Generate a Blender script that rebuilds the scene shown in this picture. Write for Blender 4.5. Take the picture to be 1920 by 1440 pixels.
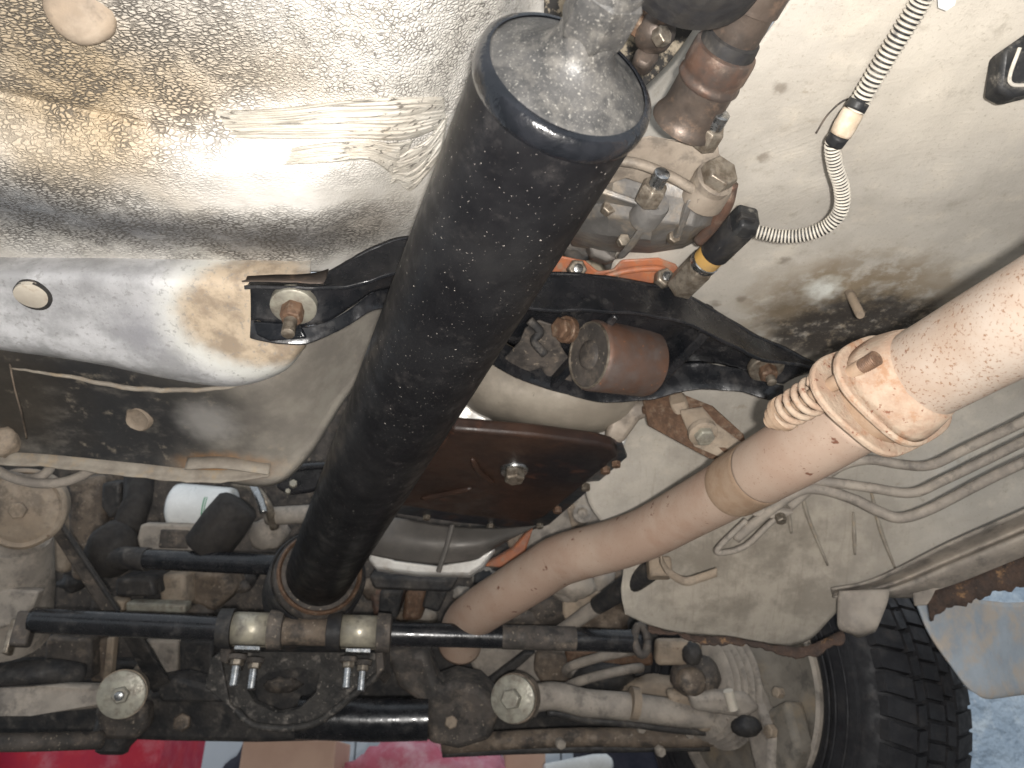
import bpy, math, random
from mathutils import Vector, Matrix, noise
random.seed(7)
V = Vector
sc = bpy.context.scene
for o in list(bpy.data.objects): bpy.data.objects.remove(o)

# ------------------------------------------------------------------ camera
CAM = V((0, 0, .15)); PITCH = math.radians(28); F = 1450.0      # ground is z = 0, the car points along +Y
cd = bpy.data.cameras.new('camera'); cam = bpy.data.objects.new('camera', cd)
sc.collection.objects.link(cam); sc.camera = cam
cam.location = CAM; cam.rotation_euler = (math.radians(90) + PITCH, 0, 0)
cd.sensor_width = 36; cd.lens = 36 * F / 1920; cd.clip_start = .01; cd.clip_end = 60
cd.dof.use_dof = True; cd.dof.focus_distance = .60; cd.dof.aperture_fstop = 11
sc.render.resolution_x = 1024; sc.render.resolution_y = 768
# ------------------------------------------------------------------ light
wd = bpy.data.worlds.new('World'); sc.world = wd; wd.use_nodes = True
bg = wd.node_tree.nodes['Background']
bg.inputs['Color'].default_value = (.86, .93, 1.0, 1); bg.inputs['Strength'].default_value = .78
def lamp(name, kind, loc, power, col, size=.02, target=None):
    l = bpy.data.lights.new(name, kind); l.energy = power; l.color = col
    if kind == 'POINT': l.shadow_soft_size = size
    if kind == 'AREA': l.shape = 'DISK'; l.size = size
    o = bpy.data.objects.new(name, l); sc.collection.objects.link(o); o.location = loc
    if target is not None: o.rotation_euler = (V(target) - V(loc)).to_track_quat('-Z', 'Y').to_euler()
    return o
lamp('hand_torch', 'POINT', CAM + V((.012, -.046, -.028)), 39, (1.0, .965, .925), .008)
sc.view_settings.view_transform = 'Standard'; sc.view_settings.look = 'None'
sc.cycles.max_bounces = 6; sc.cycles.diffuse_bounces = 3; sc.cycles.glossy_bounces = 3
sc.view_settings.exposure = 0; sc.view_settings.gamma = 1

# ------------------------------------------------------------------ measuring helpers
FW = V((0, math.cos(PITCH), math.sin(PITCH))); UP = V((0, -math.sin(PITCH), math.cos(PITCH))); RT = V((1, 0, 0))
def W(x, y, d): return CAM + d * (FW + RT * ((x - 960) / F) + UP * ((720 - y) / F))
def zc(y): return math.sin(PITCH) + (720 - y) / F * math.cos(PITCH)
def WH(x, y, h): return W(x, y, h / zc(y))                       # the point at height h above the camera
def sm(a, b, x):
    t = min(1, max(0, (x - a) / (b - a))); return t * t * (3 - 2 * t)
def lerp(tab, x):
    if x <= tab[0][0]: return tab[0][1]
    for (a, p), (b, q) in zip(tab, tab[1:]):
        if x <= b: return p + (q - p) * (x - a) / (b - a)
    return tab[-1][1]
def nz(p, s, o=0): return noise.fractal(p * s + V((o, o * 1.7, o * .3)), 1.0, 2.0, 4)
def cr(p0, p1, p2, p3, t):
    return .5 * ((2 * p1) + (p2 - p0) * t + (2 * p0 - 5 * p1 + 4 * p2 - p3) * t * t + (3 * p1 - p0 - 3 * p2 + p3) * t ** 3)
def spline(P, k=8):
    P = [V(p) for p in P]; out = []
    for i in range(len(P) - 1):
        a = P[i - 1] if i else 2 * P[0] - P[1]; b = P[i]; c = P[i + 1]
        e = P[i + 2] if i + 2 < len(P) else 2 * P[-1] - P[-2]
        for j in range(k): out.append(cr(a, b, c, e, j / k))
    out.append(P[-1]); return out
def resample(P, n):
    L = [0]
    for a, b in zip(P, P[1:]): L.append(L[-1] + (b - a).length)
    out = []; i = 0
    for k in range(n):
        s = L[-1] * k / (n - 1)
        while i < len(P) - 2 and L[i + 1] < s: i += 1
        t = (s - L[i]) / max(1e-9, L[i + 1] - L[i]); out.append(P[i].lerp(P[i + 1], t))
    return out
def frame(ax):
    ax = ax.normalized(); a = V((0, 0, 1)) if abs(ax.z) < .9 else V((1, 0, 0))
    u = ax.cross(a).normalized(); return u, ax.cross(u)

class MB:
    def __init__(s): s.v = []; s.f = []
    def add(s, v, f):
        n = len(s.v); s.v += [V(p) for p in v]; s.f += [tuple(i + n for i in q) for q in f]; return s
    def rings(s, R, cap=True, close=False):
        n = len(R[0]); v = [p for r in R for p in r]; f = []
        for i in range(len(R) - 1):
            for j in range(n):
                f.append((i * n + j, i * n + (j + 1) % n, (i + 1) * n + (j + 1) % n, (i + 1) * n + j))
        if cap: f.append(tuple(range(n))[::-1]); f.append(tuple(range((len(R) - 1) * n, len(R) * n)))
        return s.add(v, f)
    def tube(s, P, r, n=18, cap=True):
        P = [V(p) for p in P]; R = []; u = None
        for i, p in enumerate(P):
            t = (P[min(i + 1, len(P) - 1)] - P[max(i - 1, 0)]).normalized()
            if u is None: u, _ = frame(t)
            u = (u - t * u.dot(t)).normalized(); w = t.cross(u)
            q = r if not isinstance(r, (list, tuple)) else r[i]
            R.append([p + q * (u * math.cos(2 * math.pi * k / n) + w * math.sin(2 * math.pi * k / n)) for k in range(n)])
        return s.rings(R, cap)
    def lathe(s, o, ax, prof, n=36, cap=True, ph=0, wob=0):
        ax = V(ax).normalized(); u, w = frame(ax); R = []
        for t, r in prof:
            R.append([o + ax * t + (r * (1 + (wob * noise.noise(V((math.cos(2*math.pi*k/n), math.sin(2*math.pi*k/n), t*30)) * 2) if wob else 0))) * (u * math.cos(2 * math.pi * k / n + ph) + w * math.sin(2 * math.pi * k / n + ph)) for k in range(n)])
        return s.rings(R, cap)
    def box(s, c, X, Y, Z):
        c = V(c); v = [c + X * a + Y * b + Z * e for a in (-1, 1) for b in (-1, 1) for e in (-1, 1)]
        return s.add(v, [(0, 1, 3, 2), (4, 6, 7, 5), (0, 4, 5, 1), (2, 3, 7, 6), (0, 2, 6, 4), (1, 5, 7, 3)])
    def prism(s, P, e):
        P = [V(p) for p in P]; n = len(P)
        return s.add(P + [p + e for p in P], [tuple(range(n))[::-1], tuple(range(n, 2 * n))] + [(i, (i + 1) % n, n + (i + 1) % n, n + i) for i in range(n)])
    def grid(s, G):
        a = len(G); b = len(G[0])
        return s.add([p for r in G for p in r], [(i * b + j, i * b + j + 1, (i + 1) * b + j + 1, (i + 1) * b + j) for i in range(a - 1) for j in range(b - 1)])
    def ball(s, c, X, Y, Z, n=20, m=12, wob=0, seed=0):
        R = []
        for i in range(m + 1):
            t = math.pi * (.02 + .96 * i / m); row = []
            for k in range(n):
                q = V((math.sin(t) * math.cos(2 * math.pi * k / n), math.sin(t) * math.sin(2 * math.pi * k / n), math.cos(t)))
                g = 1 + (wob * noise.fractal(q * 2 + V((seed, seed, 0)), 1, 2, 3) if wob else 0)
                row.append(V(c) + (X * q.x + Y * q.y + Z * q.z) * g)
            R.append(row)
        return s.rings(R)

WL = {}
def obj(name, mb, m, parent=None, ang=35, bevel=0, solid=0, seg=2, kind=None, off=1, label=None):
    lo = V([min(p[i] for p in mb.v) for i in range(3)]); hi = V([max(p[i] for p in mb.v) for i in range(3)]); c = (lo + hi) / 2
    me = bpy.data.meshes.new(name); me.from_pydata([p - c for p in mb.v], [], mb.f); me.validate()
    me.polygons.foreach_set('use_smooth', [True] * len(me.polygons))
    if ang < 180: me.set_sharp_from_angle(angle=math.radians(ang))
    me.materials.append(m)
    o = bpy.data.objects.new(name, me); sc.collection.objects.link(o); WL[o] = c
    if parent: o.parent = parent; o.location = c - WL[parent]
    else: o.location = c
    if solid:
        q = o.modifiers.new('s', 'SOLIDIFY'); q.thickness = solid; q.offset = off
    if bevel:
        q = o.modifiers.new('b', 'BEVEL'); q.width = bevel; q.segments = seg; q.limit_method = 'ANGLE'; q.angle_limit = math.radians(38); q.harden_normals = False
    if kind: o['kind'] = kind
    if label: o['label'] = label
    return o
def tag(o, label, cat, group=None):
    o['label'] = label; o['category'] = cat
    if group: o['group'] = group
    return o
def thing(name, label, cat, loc, group=None):
    o = bpy.data.objects.new(name, None); sc.collection.objects.link(o); o.location = loc; WL[o] = V(loc)
    o.empty_display_size = .03
    return tag(o, label, cat, group)

# ------------------------------------------------------------------ materials
def lin(r, g, b):
    return tuple(((c / 255) / 12.92 if c / 255 < .04045 else ((c / 255 + .055) / 1.055) ** 2.4) for c in (r, g, b))
class NT:
    def __init__(s, name):
        s.m = bpy.data.materials.new(name); s.m.use_nodes = True; s.t = s.m.node_tree; s.b = s.t.nodes['Principled BSDF']
        s.geo = s.t.nodes.new('ShaderNodeNewGeometry'); s.pos = s.geo.outputs['Position']
    def n(s, k, **kw):
        q = s.t.nodes.new(k)
        for a, b in kw.items(): setattr(q, a, b)
        return q
    def put(s, sock, v):
        if isinstance(v, bpy.types.NodeSocket): s.t.links.new(v, sock)
        elif isinstance(v, (tuple, list)): sock.default_value = tuple(v) + ((1,) if len(v) == 3 and sock.type == 'RGBA' else ())
        else: sock.default_value = v
    def noise(s, scale, detail=5, rough=.6, vec=None, dist=0, color=False, off=0):
        q = s.n('ShaderNodeTexNoise'); q.inputs['Scale'].default_value = scale; q.inputs['Detail'].default_value = detail
        q.inputs['Roughness'].default_value = rough; q.inputs['Distortion'].default_value = dist
        v = vec or s.pos
        if off:
            a = s.n('ShaderNodeVectorMath', operation='ADD'); s.put(a.inputs[0], v); a.inputs[1].default_value = (off, off * .7, off * 1.3); v = a.outputs[0]
        s.put(q.inputs['Vector'], v); return q.outputs['Color' if color else 'Fac']
    def vor(s, scale, feat='DISTANCE_TO_EDGE', vec=None):
        q = s.n('ShaderNodeTexVoronoi', feature=feat); q.inputs['Scale'].default_value = scale; s.put(q.inputs['Vector'], vec or s.pos); return q.outputs['Distance']
    def ramp(s, v, a, b, lo=0, hi=1):
        q = s.n('ShaderNodeMapRange', interpolation_type='SMOOTHSTEP'); s.put(q.inputs[0], v)
        q.inputs[1].default_value = a; q.inputs[2].default_value = b; q.inputs[3].default_value = lo; q.inputs[4].default_value = hi; return q.outputs[0]
    def mix(s, f, a, b):
        q = s.n('ShaderNodeMix', data_type='RGBA'); s.put(q.inputs[0], f); s.put(q.inputs[6], a); s.put(q.inputs[7], b); return q.outputs[2]
    def math(s, op, a, b=0.0):
        q = s.n('ShaderNodeMath', operation=op); s.put(q.inputs[0], a); s.put(q.inputs[1], b); return q.outputs[0]
    def warp(s, scale, amt, vec=None):
        c = s.noise(scale, 3, .5, vec, color=True)
        a = s.n('ShaderNodeVectorMath', operation='SUBTRACT'); s.put(a.inputs[0], c); a.inputs[1].default_value = (.5, .5, .5)
        b = s.n('ShaderNodeVectorMath', operation='SCALE'); s.put(b.inputs[0], a.outputs[0]); b.inputs['Scale'].default_value = amt
        d = s.n('ShaderNodeVectorMath', operation='ADD'); s.put(d.inputs[0], vec or s.pos); s.put(d.inputs[1], b.outputs[0]); return d.outputs[0]
    def stretch(s, sx, sy, sz, rot=(0, 0, 0)):
        q = s.n('ShaderNodeMapping'); s.put(q.inputs['Vector'], s.pos); q.inputs['Rotation'].default_value = rot; q.inputs['Scale'].default_value = (sx, sy, sz); return q.outputs[0]
    def blob(s, c, r0, r1, warp, ell=(1, 1, 1)):
        a = s.n('ShaderNodeVectorMath', operation='SUBTRACT'); s.put(a.inputs[0], warp); a.inputs[1].default_value = tuple(c)
        b = s.n('ShaderNodeVectorMath', operation='MULTIPLY'); s.put(b.inputs[0], a.outputs[0]); b.inputs[1].default_value = ell
        l = s.n('ShaderNodeVectorMath', operation='LENGTH'); s.put(l.inputs[0], b.outputs[0]); return s.ramp(l.outputs['Value'], r0, r1, 1, 0)
    def bumps(s, lst):
        prev = None
        for h, st, dist in lst:
            q = s.n('ShaderNodeBump'); q.inputs['Strength'].default_value = st; q.inputs['Distance'].default_value = dist; s.put(q.inputs['Height'], h)
            if prev: s.put(q.inputs['Normal'], prev)
            prev = q.outputs[0]
        s.put(s.b.inputs['Normal'], prev)
    def end(s, col, rough, metal=0, spec=.5, coat=0):
        s.put(s.b.inputs['Base Color'], col); s.put(s.b.inputs['Roughness'], rough); s.b.inputs['Metallic'].default_value = metal
        s.b.inputs['Specular IOR Level'].default_value = spec
        if coat: s.b.inputs['Coat Weight'].default_value = coat; s.b.inputs['Coat Roughness'].default_value = .12
        return s.m
def dirty(name, c1, c2, s1=35, dust=None, specks=None, rough=(.5, .8), metal=0, bump=(180, .25, .001), spec=.4, fine=0, coat=0, blobs=(), soot=None):
    t = NT(name); col = t.mix(t.ramp(t.noise(s1, 4, .62), .35, .65), c1, c2); r = t.ramp(t.noise(s1 * 2.3, 2, .6, off=3), .3, .7, *rough)
    wv = t.warp(60, .03) if blobs else None
    for c, r0, r1, bc, amt in blobs: col = t.mix(t.math('MULTIPLY', t.blob(c, r0, r1, wv), amt), col, bc)
    if dust:
        dc, ds, a, b = dust[:4]; mk = t.ramp(t.noise(ds, 5, .7, off=7), a, b, 0, dust[4] if len(dust) > 4 else 1)
        col = t.mix(mk, col, dc); r = t.math('MAXIMUM', r, t.math('MULTIPLY', mk, .85))
    if specks:
        for pc, ps, a, b in (specks if isinstance(specks, list) else [specks]):
            col = t.mix(t.ramp(t.noise(ps, 3, .6, off=11), a, b), col, pc)
    if soot: col = t.mix(t.ramp(t.noise(soot[1], 5, .72, off=17), soot[2], soot[3], 0, soot[4]), col, soot[0])
    L = [(t.noise(bump[0], 3, .65), bump[1], bump[2])]
    if fine: L.append((t.noise(fine, 3, .6, off=5), .35, .0004))
    t.bumps(L); return t.end(col, r, metal, spec, coat)

M = {}
M['black'] = dirty('black_paint', (.006, .006, .007), (.011, .011, .012), 22, dust=((.11, .10, .095), 34, .53, .80, .26), specks=[((.36, .33, .30), 520, .685, .73), ((.42, .39, .35), 260, .72, .745)], rough=(.36, .55), bump=(90, .12, .001), spec=.2, blobs=[(W(760, 760, .80), .02, .10, (.085, .08, .075), .7), (W(690, 930, .98), .01, .07, (.09, .083, .077), .8), (W(960, 400, .5), .0, .06, (.05, .048, .046), .45), (W(668, 1010, 1.07), .0, .04, (.14, .13, .12), .6)])
M['black_gloss'] = dirty('black_gloss_paint', (.009, .010, .012), (.018, .018, .020), 30, dust=((.12, .112, .105), 34, .52, .80, .42), specks=((.35, .33, .30), 300, .76, .80), rough=(.16, .34), bump=(120, .2, .0012), spec=.5)
M['ring'] = dirty('black_ring_paint', (.006, .007, .009), (.012, .013, .016), 60, rough=(.12, .26), bump=(130, .5, .0016), spec=.5)
M['cap'] = dirty('dusty_steel', (.032, .032, .032), (.07, .068, .066), 40, dust=((.155, .145, .13), 80, .42, .70, .65), specks=((.22, .21, .19), 700, .58, .70), rough=(.46, .62), metal=.25, bump=(300, .45, .0008))
M['steel'] = dirty('bright_steel', (.42, .43, .44), (.30, .30, .29), 120, rough=(.18, .4), metal=.95, bump=(300, .2, .0006))
M['bolt'] = dirty('dirty_steel', (.25, .22, .18), (.13, .105, .08), 120, dust=((.36, .31, .25), 90, .45, .7, .6), rough=(.35, .6), metal=.6, bump=(300, .3, .0006))
M['rustbolt'] = dirty('rusty_steel', (.16, .095, .06), (.10, .06, .04), 130, dust=((.33, .27, .2), 100, .5, .75, .6), rough=(.55, .8), metal=.3, bump=(300, .4, .0008))
M['zinc'] = dirty('yellow_zinc', (.48, .44, .34), (.36, .33, .27), 70, dust=((.17, .15, .13), 45, .5, .7, .8), rough=(.3, .55), metal=.4, bump=(200, .2, .0006))
M['sleeve'] = dirty('rusty_sleeve', (.125, .083, .066), (.155, .085, .058), 28, dust=((.14, .115, .105), 40, .40, .68, .85), specks=((.5, .2, .07), 160, .66, .74), rough=(.45, .7), metal=.35, bump=(220, .3, .0008))
M['orange'] = dirty('orange_paint', (.36, .125, .055), (.27, .105, .06), 60, dust=((.25, .17, .12), 70, .5, .68, .8), rough=(.4, .65), bump=(200, .35, .0008))
M['alu'] = dirty('cast_aluminium', (.25, .24, .228), (.17, .163, .155), 26, dust=((.36, .30, .23), 30, .45, .7, .75), specks=((.10, .09, .08), 110, .70, .78), rough=(.42, .65), metal=.55, bump=(240, .4, .001))
M['alu_brown'] = dirty('dusty_aluminium', (.25, .21, .17), (.19, .157, .125), 24, dust=((.31, .265, .215), 18, .4, .7, .7), specks=((.11, .08, .06), 90, .68, .78), soot=((.022, .021, .021), 26, .50, .66, .45), rough=(.5, .75), metal=.2, bump=(200, .4, .001))
M['brown_steel'] = dirty('brown_steel', (.075, .062, .054), (.115, .09, .074), 40, dust=((.30, .20, .14), 70, .52, .75, .6), rough=(.38, .6), metal=.5, bump=(240, .3, .0008))
M['copper'] = dirty('coppery_steel', (.16, .095, .07), (.10, .08, .07), 45, dust=((.36, .28, .22), 60, .5, .75, .6), rough=(.35, .55), metal=.5, bump=(240, .3, .0008))
M['exhaust'] = dirty('rusty_exhaust', (.315, .240, .185), (.35, .28, .225), 16, dust=((.38, .325, .275), 9, .42, .68, .8), specks=[((.215, .125, .08), 420, .54, .70), ((.17, .085, .055), 60, .70, .75)], rough=(.7, .9), bump=(320, .25, .0006), spec=.25)
M['exhaust_front'] = dirty('smooth_rusty_exhaust', (.36, .255, .195), (.40, .305, .24), 12, dust=((.31, .195, .14), 14, .50, .72, .6), specks=[((.16, .075, .05), 60, .66, .72), ((.26, .16, .11), 420, .60, .74)], rough=(.7, .9), bump=(320, .2, .0006), spec=.25)
M['exhaust_flange'] = dirty('scaly_rust_flange', (.31, .215, .155), (.37, .29, .22), 60, dust=((.27, .14, .075), 50, .52, .70, .75), specks=((.18, .085, .055), 160, .62, .70), rough=(.75, .95), bump=(260, .7, .0012), spec=.2)
M['exhaust_band'] = dirty('tan_exhaust_band', (.29, .20, .135), (.33, .24, .17), 60, dust=((.24, .145, .09), 60, .5, .75, .6), rough=(.75, .95), bump=(420, .5, .0008), spec=.2)
M['rubber'] = dirty('black_rubber', (.016, .016, .018), (.03, .028, .026), 50, dust=((.12, .105, .09), 40, .5, .8, .6), rough=(.5, .8), bump=(200, .3, .0008))
M['hose'] = dirty('black_plastic', (.015, .016, .018), (.03, .03, .03), 80, dust=((.4, .37, .32), 60, .55, .8, .6), rough=(.4, .7), bump=(200, .2, .0006))
M['hosedust'] = dirty('dusty_plastic_ridges', (.62, .58, .50), (.45, .42, .37), 90, dust=((.08, .08, .08), 45, .60, .74, .9), rough=(.7, .9), bump=(300, .2, .0006))
M['tape'] = dirty('tan_tape', (.50, .40, .29), (.62, .53, .42), 80, rough=(.6, .85), bump=(150, .5, .001))
M['yellow'] = dirty('ochre_plastic', (.42, .25, .07), (.34, .22, .09), 60, rough=(.4, .6), bump=(200, .2, .0006))
SPK = ((.27, .225, .175), 150, .63, .70)
M['bracket'] = dirty('black_oily_grime', (.026, .025, .024), (.05, .046, .042), 40, dust=((.19, .17, .15), 60, .52, .70, .8), specks=((.30, .27, .23), 160, .66, .72), rough=(.5, .8), bump=(140, .7, .002))
M['grime'] = dirty('dark_grime', (.048, .043, .039), (.088, .075, .065), 26, dust=((.20, .16, .125), 32, .48, .72, .7), specks=SPK, soot=((.022, .021, .021), 26, .50, .66, .75), rough=(.6, .9), bump=(120, .5, .002))
M['grime2'] = dirty('brown_grime', (.15, .115, .085), (.085, .067, .053), 22, dust=((.27, .215, .165), 24, .46, .7, .8), specks=SPK, soot=((.022, .021, .021), 26, .50, .66, .75), rough=(.6, .9), bump=(110, .5, .002))
M['sooty'] = dirty('soot_black_grime', (.020, .020, .021), (.045, .041, .038), 34, dust=((.16, .14, .12), 42, .52, .74, .6), rough=(.5, .85), bump=(150, .6, .002))
M['tan'] = dirty('tan_dusty_metal', (.29, .228, .168), (.215, .172, .13), 24, dust=((.35, .29, .225), 20, .45, .7, .8), specks=((.14, .09, .06), 90, .68, .76), soot=((.022, .021, .021), 26, .50, .66, .45), rough=(.65, .9), bump=(160, .4, .0012))
M['greytan'] = dirty('grey_dusty_metal', (.30, .265, .225), (.215, .19, .165), 24, dust=((.38, .33, .275), 26, .45, .7, .8), specks=((.10, .07, .055), 80, .70, .78), soot=((.022, .021, .021), 26, .50, .66, .45), rough=(.6, .9), bump=(160, .4, .0012))
M['washer'] = dirty('pale_zinc_washer', (.34, .325, .265), (.26, .245, .205), 90, dust=((.18, .15, .12), 60, .46, .66, .8), rough=(.35, .6), metal=.3, bump=(260, .2, .0006))
M['pan'] = dirty('rusty_oil_pan', (.048, .026, .018), (.030, .018, .014), 20, dust=((.15, .06, .035), 22, .56, .74, .6), rough=(.32, .55), bump=(120, .3, .0012), blobs=[(WH(1075, 880, .37), .03, .11, (.010, .010, .013), .92)])
M['panrim'] = dirty('blue_black_rim', (.020, .026, .033), (.035, .036, .038), 30, dust=((.13, .07, .045), 28, .5, .7, .7), rough=(.3, .5), bump=(150, .3, .001))
M['darkalu'] = dirty('dull_grey_metal', (.105, .098, .09), (.145, .132, .12), 16, dust=((.20, .175, .15), 20, .5, .75, .5), rough=(.45, .65), metal=.3, bump=(200, .2, .0008))
M['white_alu'] = dirty('bright_aluminium', (.62, .61, .58), (.5, .48, .45), 40, dust=((.3, .24, .18), 40, .55, .75, .6), rough=(.35, .6), metal=.4, bump=(200, .3, .0008))
M['tyre'] = dirty('tyre_rubber', (.009, .009, .011), (.016, .016, .018), 30, dust=((.06, .052, .047), 30, .5, .8, .5), rough=(.55, .85), bump=(220, .35, .001))
M['drum'] = dirty('dusty_brake_shield', (.185, .165, .138), (.135, .12, .10), 18, dust=((.27, .21, .14), 14, .45, .7, .7), specks=((.10, .06, .04), 60, .69, .76), soot=((.022, .021, .021), 26, .50, .66, .45), rough=(.65, .9), bump=(150, .4, .0012))
M['white'] = dirty('white_enamel', (.72, .73, .72), (.62, .63, .62), 20, dust=((.35, .31, .26), 30, .60, .8, .5), rough=(.22, .4), bump=(120, .1, .0005), coat=.3)
M['green'] = dirty('green_print', (.03, .22, .10), (.04, .27, .13), 60, rough=(.3, .5), bump=(200, .1, .0005))
M['blackcup'] = dirty('matt_black_rubber', (.018, .016, .015), (.03, .026, .023), 40, rough=(.7, .9), bump=(200, .2, .0008))
M['redcloth'] = dirty('red_plastic', (.55, .025, .05), (.45, .02, .06), 12, dust=((.62, .22, .26), 9, .5, .7, .6), rough=(.4, .6), bump=(40, .2, .002))
M['pinkcloth'] = dirty('pink_cloth', (.62, .26, .33), (.55, .14, .2), 14, dust=((.72, .5, .54), 12, .45, .7, .8), rough=(.8, .95), bump=(60, .6, .004))
M['navy'] = dirty('dark_blue_cloth', (.014, .017, .03), (.03, .03, .045), 14, rough=(.8, .95), bump=(60, .6, .004))
M['card'] = dirty('tan_cardboard', (.55, .37, .28), (.5, .33, .25), 10, rough=(.8, .95), bump=(120, .15, .001))
M['wall'] = dirty('white_wall_panel', (.56, .60, .64), (.50, .54, .58), 3, rough=(.5, .7), bump=(60, .1, .001))
M['seam'] = dirty('wall_seam', (.10, .10, .11), (.13, .13, .13), 8, rough=(.8, .9))
M['concrete'] = dirty('garage_concrete', (.20, .19, .175), (.26, .245, .225), 4, dust=((.10, .095, .09), 3, .55, .75, .6), rough=(.8, .95), bump=(60, .4, .002))
M['mud'] = dirty('grey_plastic_mudguard', (.36, .40, .44), (.27, .30, .33), 12, dust=((.44, .36, .28), 14, .45, .65, .8), rough=(.45, .7), bump=(60, .3, .002))
M['rust'] = dirty('flaky_rust', (.075, .048, .036), (.045, .033, .028), 60, dust=((.26, .15, .075), 50, .58, .70, .8), rough=(.8, .95), bump=(200, .9, .003))
M['cream'] = dirty('cream_painted_plate', (.55, .50, .42), (.47, .42, .35), 30, dust=((.3, .2, .11), 34, .58, .7, .7), rough=(.5, .75), bump=(180, .3, .001))

# thick brushed undercoat: leathery cells, cracks that hold dirt, tan stains (own shapes), painted hot spot and bulge shade
def undercoat():
    t = NT('leathery_undercoat'); st = t.stretch(1.0, 2.1, 1.0, (0, 0, math.radians(24))); wv = t.warp(90, .010, st)
    e = t.vor(190, vec=wv); st2 = t.warp(120, .006); e2 = t.vor(300, vec=st2)
    ws = t.warp(22, .07); ws2 = t.warp(60, .03)
    aA = t.blob(W(170, 70, .53), .07, .19, ws, (1, 1.25, 1)); aB = t.blob(W(760, 60, .55), .06, .17, ws); aC = t.math('MAXIMUM', t.blob(W(480, 452, .70), .05, .12, ws2, (.55, 1.6, 1.6)), t.blob(W(60, 400, .66), .06, .13, ws2, (.8, 1.3, 1.3)))
    nA = t.noise(30, 4, .65, off=2)
    col = t.mix(t.ramp(t.noise(14, 5, .6), .35, .65), (.52, .495, .45), (.60, .58, .545))
    col = t.mix(t.math('MULTIPLY', t.blob(W(250, 215, .575), .02, .17, ws, (.8, 1.5, 1)), .8), col, (.55, .42, .26))
    col = t.mix(t.math('MULTIPLY', t.blob(W(60, 90, .52), .01, .12, ws), .8), col, (.36, .28, .18))
    col = t.mix(t.math('MULTIPLY', t.blob(W(340, 40, .51), .0, .09, ws), .6), col, (.40, .37, .33))
    col = t.mix(t.math('MULTIPLY', t.blob(W(480, 310, .60), .01, .10, ws, (.8, 1.3, 1)), .9), col, (.85, .83, .80))  # lamp's hot spot on the bulge, painted as a near-white patch
    col = t.mix(t.math('MULTIPLY', t.blob(W(560, 462, .70), .0, .10, ws2, (.5, 1.6, 1.6)), .95), col, (.13, .128, .13))  # from here, dark blobs paint the shade where the bulge turns from the lamp
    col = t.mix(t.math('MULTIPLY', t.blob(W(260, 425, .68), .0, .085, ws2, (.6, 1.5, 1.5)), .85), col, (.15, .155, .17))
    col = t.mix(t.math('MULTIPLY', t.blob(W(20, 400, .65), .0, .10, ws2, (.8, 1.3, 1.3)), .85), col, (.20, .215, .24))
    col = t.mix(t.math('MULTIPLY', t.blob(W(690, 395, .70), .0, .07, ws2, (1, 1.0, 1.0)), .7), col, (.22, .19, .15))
    crack = t.math('MULTIPLY', t.ramp(e, .04, .20, 1, 0), t.ramp(nA, .36, .54)); crack = t.math('MULTIPLY', crack, t.math('MAXIMUM', aA, aC))
    pit = t.math('MULTIPLY', t.math('MULTIPLY', t.ramp(e2, .02, .10, 1, 0), t.ramp(t.noise(70, 3, .6, off=4), .44, .62)), aB)
    col = t.mix(t.math('MULTIPLY', t.math('MAXIMUM', crack, pit), .85), col, (.075, .068, .06))
    h = t.math('MULTIPLY', t.ramp(e, 0, .25), t.math('MAXIMUM', aA, aC)); h2 = t.math('MULTIPLY', t.ramp(e2, 0, .25), aB)
    t.bumps([(t.math('ADD', h, t.math('MULTIPLY', h2, .5)), .7, .0022), (t.noise(150, 4, .65), .45, .0014)])
    return t.end(col, t.ramp(t.noise(40, 3, .6), .3, .7, .56, .76), 0, .35)
M['undercoat'] = undercoat()
def rail():
    t = NT('grey_white_rail_paint'); ws = t.warp(30, .05); w2 = t.warp(90, .015)
    col = t.mix(t.ramp(t.noise(22, 7, .66), .38, .62), (.60, .60, .61), (.34, .34, .345))
    col = t.mix(t.math('MULTIPLY', t.blob(W(150, 520, .72), .02, .10, ws), .55), col, (.30, .30, .31))
    col = t.mix(t.math('MULTIPLY', t.blob(W(270, 620, .76), .0, .05, w2), .8), col, (.26, .26, .28))
    col = t.mix(t.blob(W(500, 600, .75), .058, .085, w2, (.72, .9, .9)), col, (.66, .66, .62))
    pad = t.math('MAXIMUM', t.blob(W(500, 595, .745), .046, .066, w2, (.66, .95, .95)), t.blob(W(420, 560, .735), .022, .036, w2))
    padc = t.mix(t.ramp(t.noise(34, 6, .65, off=6), .4, .62), (.52, .41, .29), (.30, .225, .155))
    col = t.mix(t.math('MULTIPLY', pad, .92), col, padc)
    col = t.mix(t.math('MULTIPLY', t.ramp(t.noise(190, 4, .7, off=8), .56, .66), .55), col, (.24, .235, .23))
    t.bumps([(t.noise(60, 4, .6), .25, .002), (t.noise(330, 4, .65), .5, .0008)])
    return t.end(col, t.ramp(t.noise(50, 4, .6), .3, .7, .38, .62), 0, .5)
M['rail'] = rail()
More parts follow.
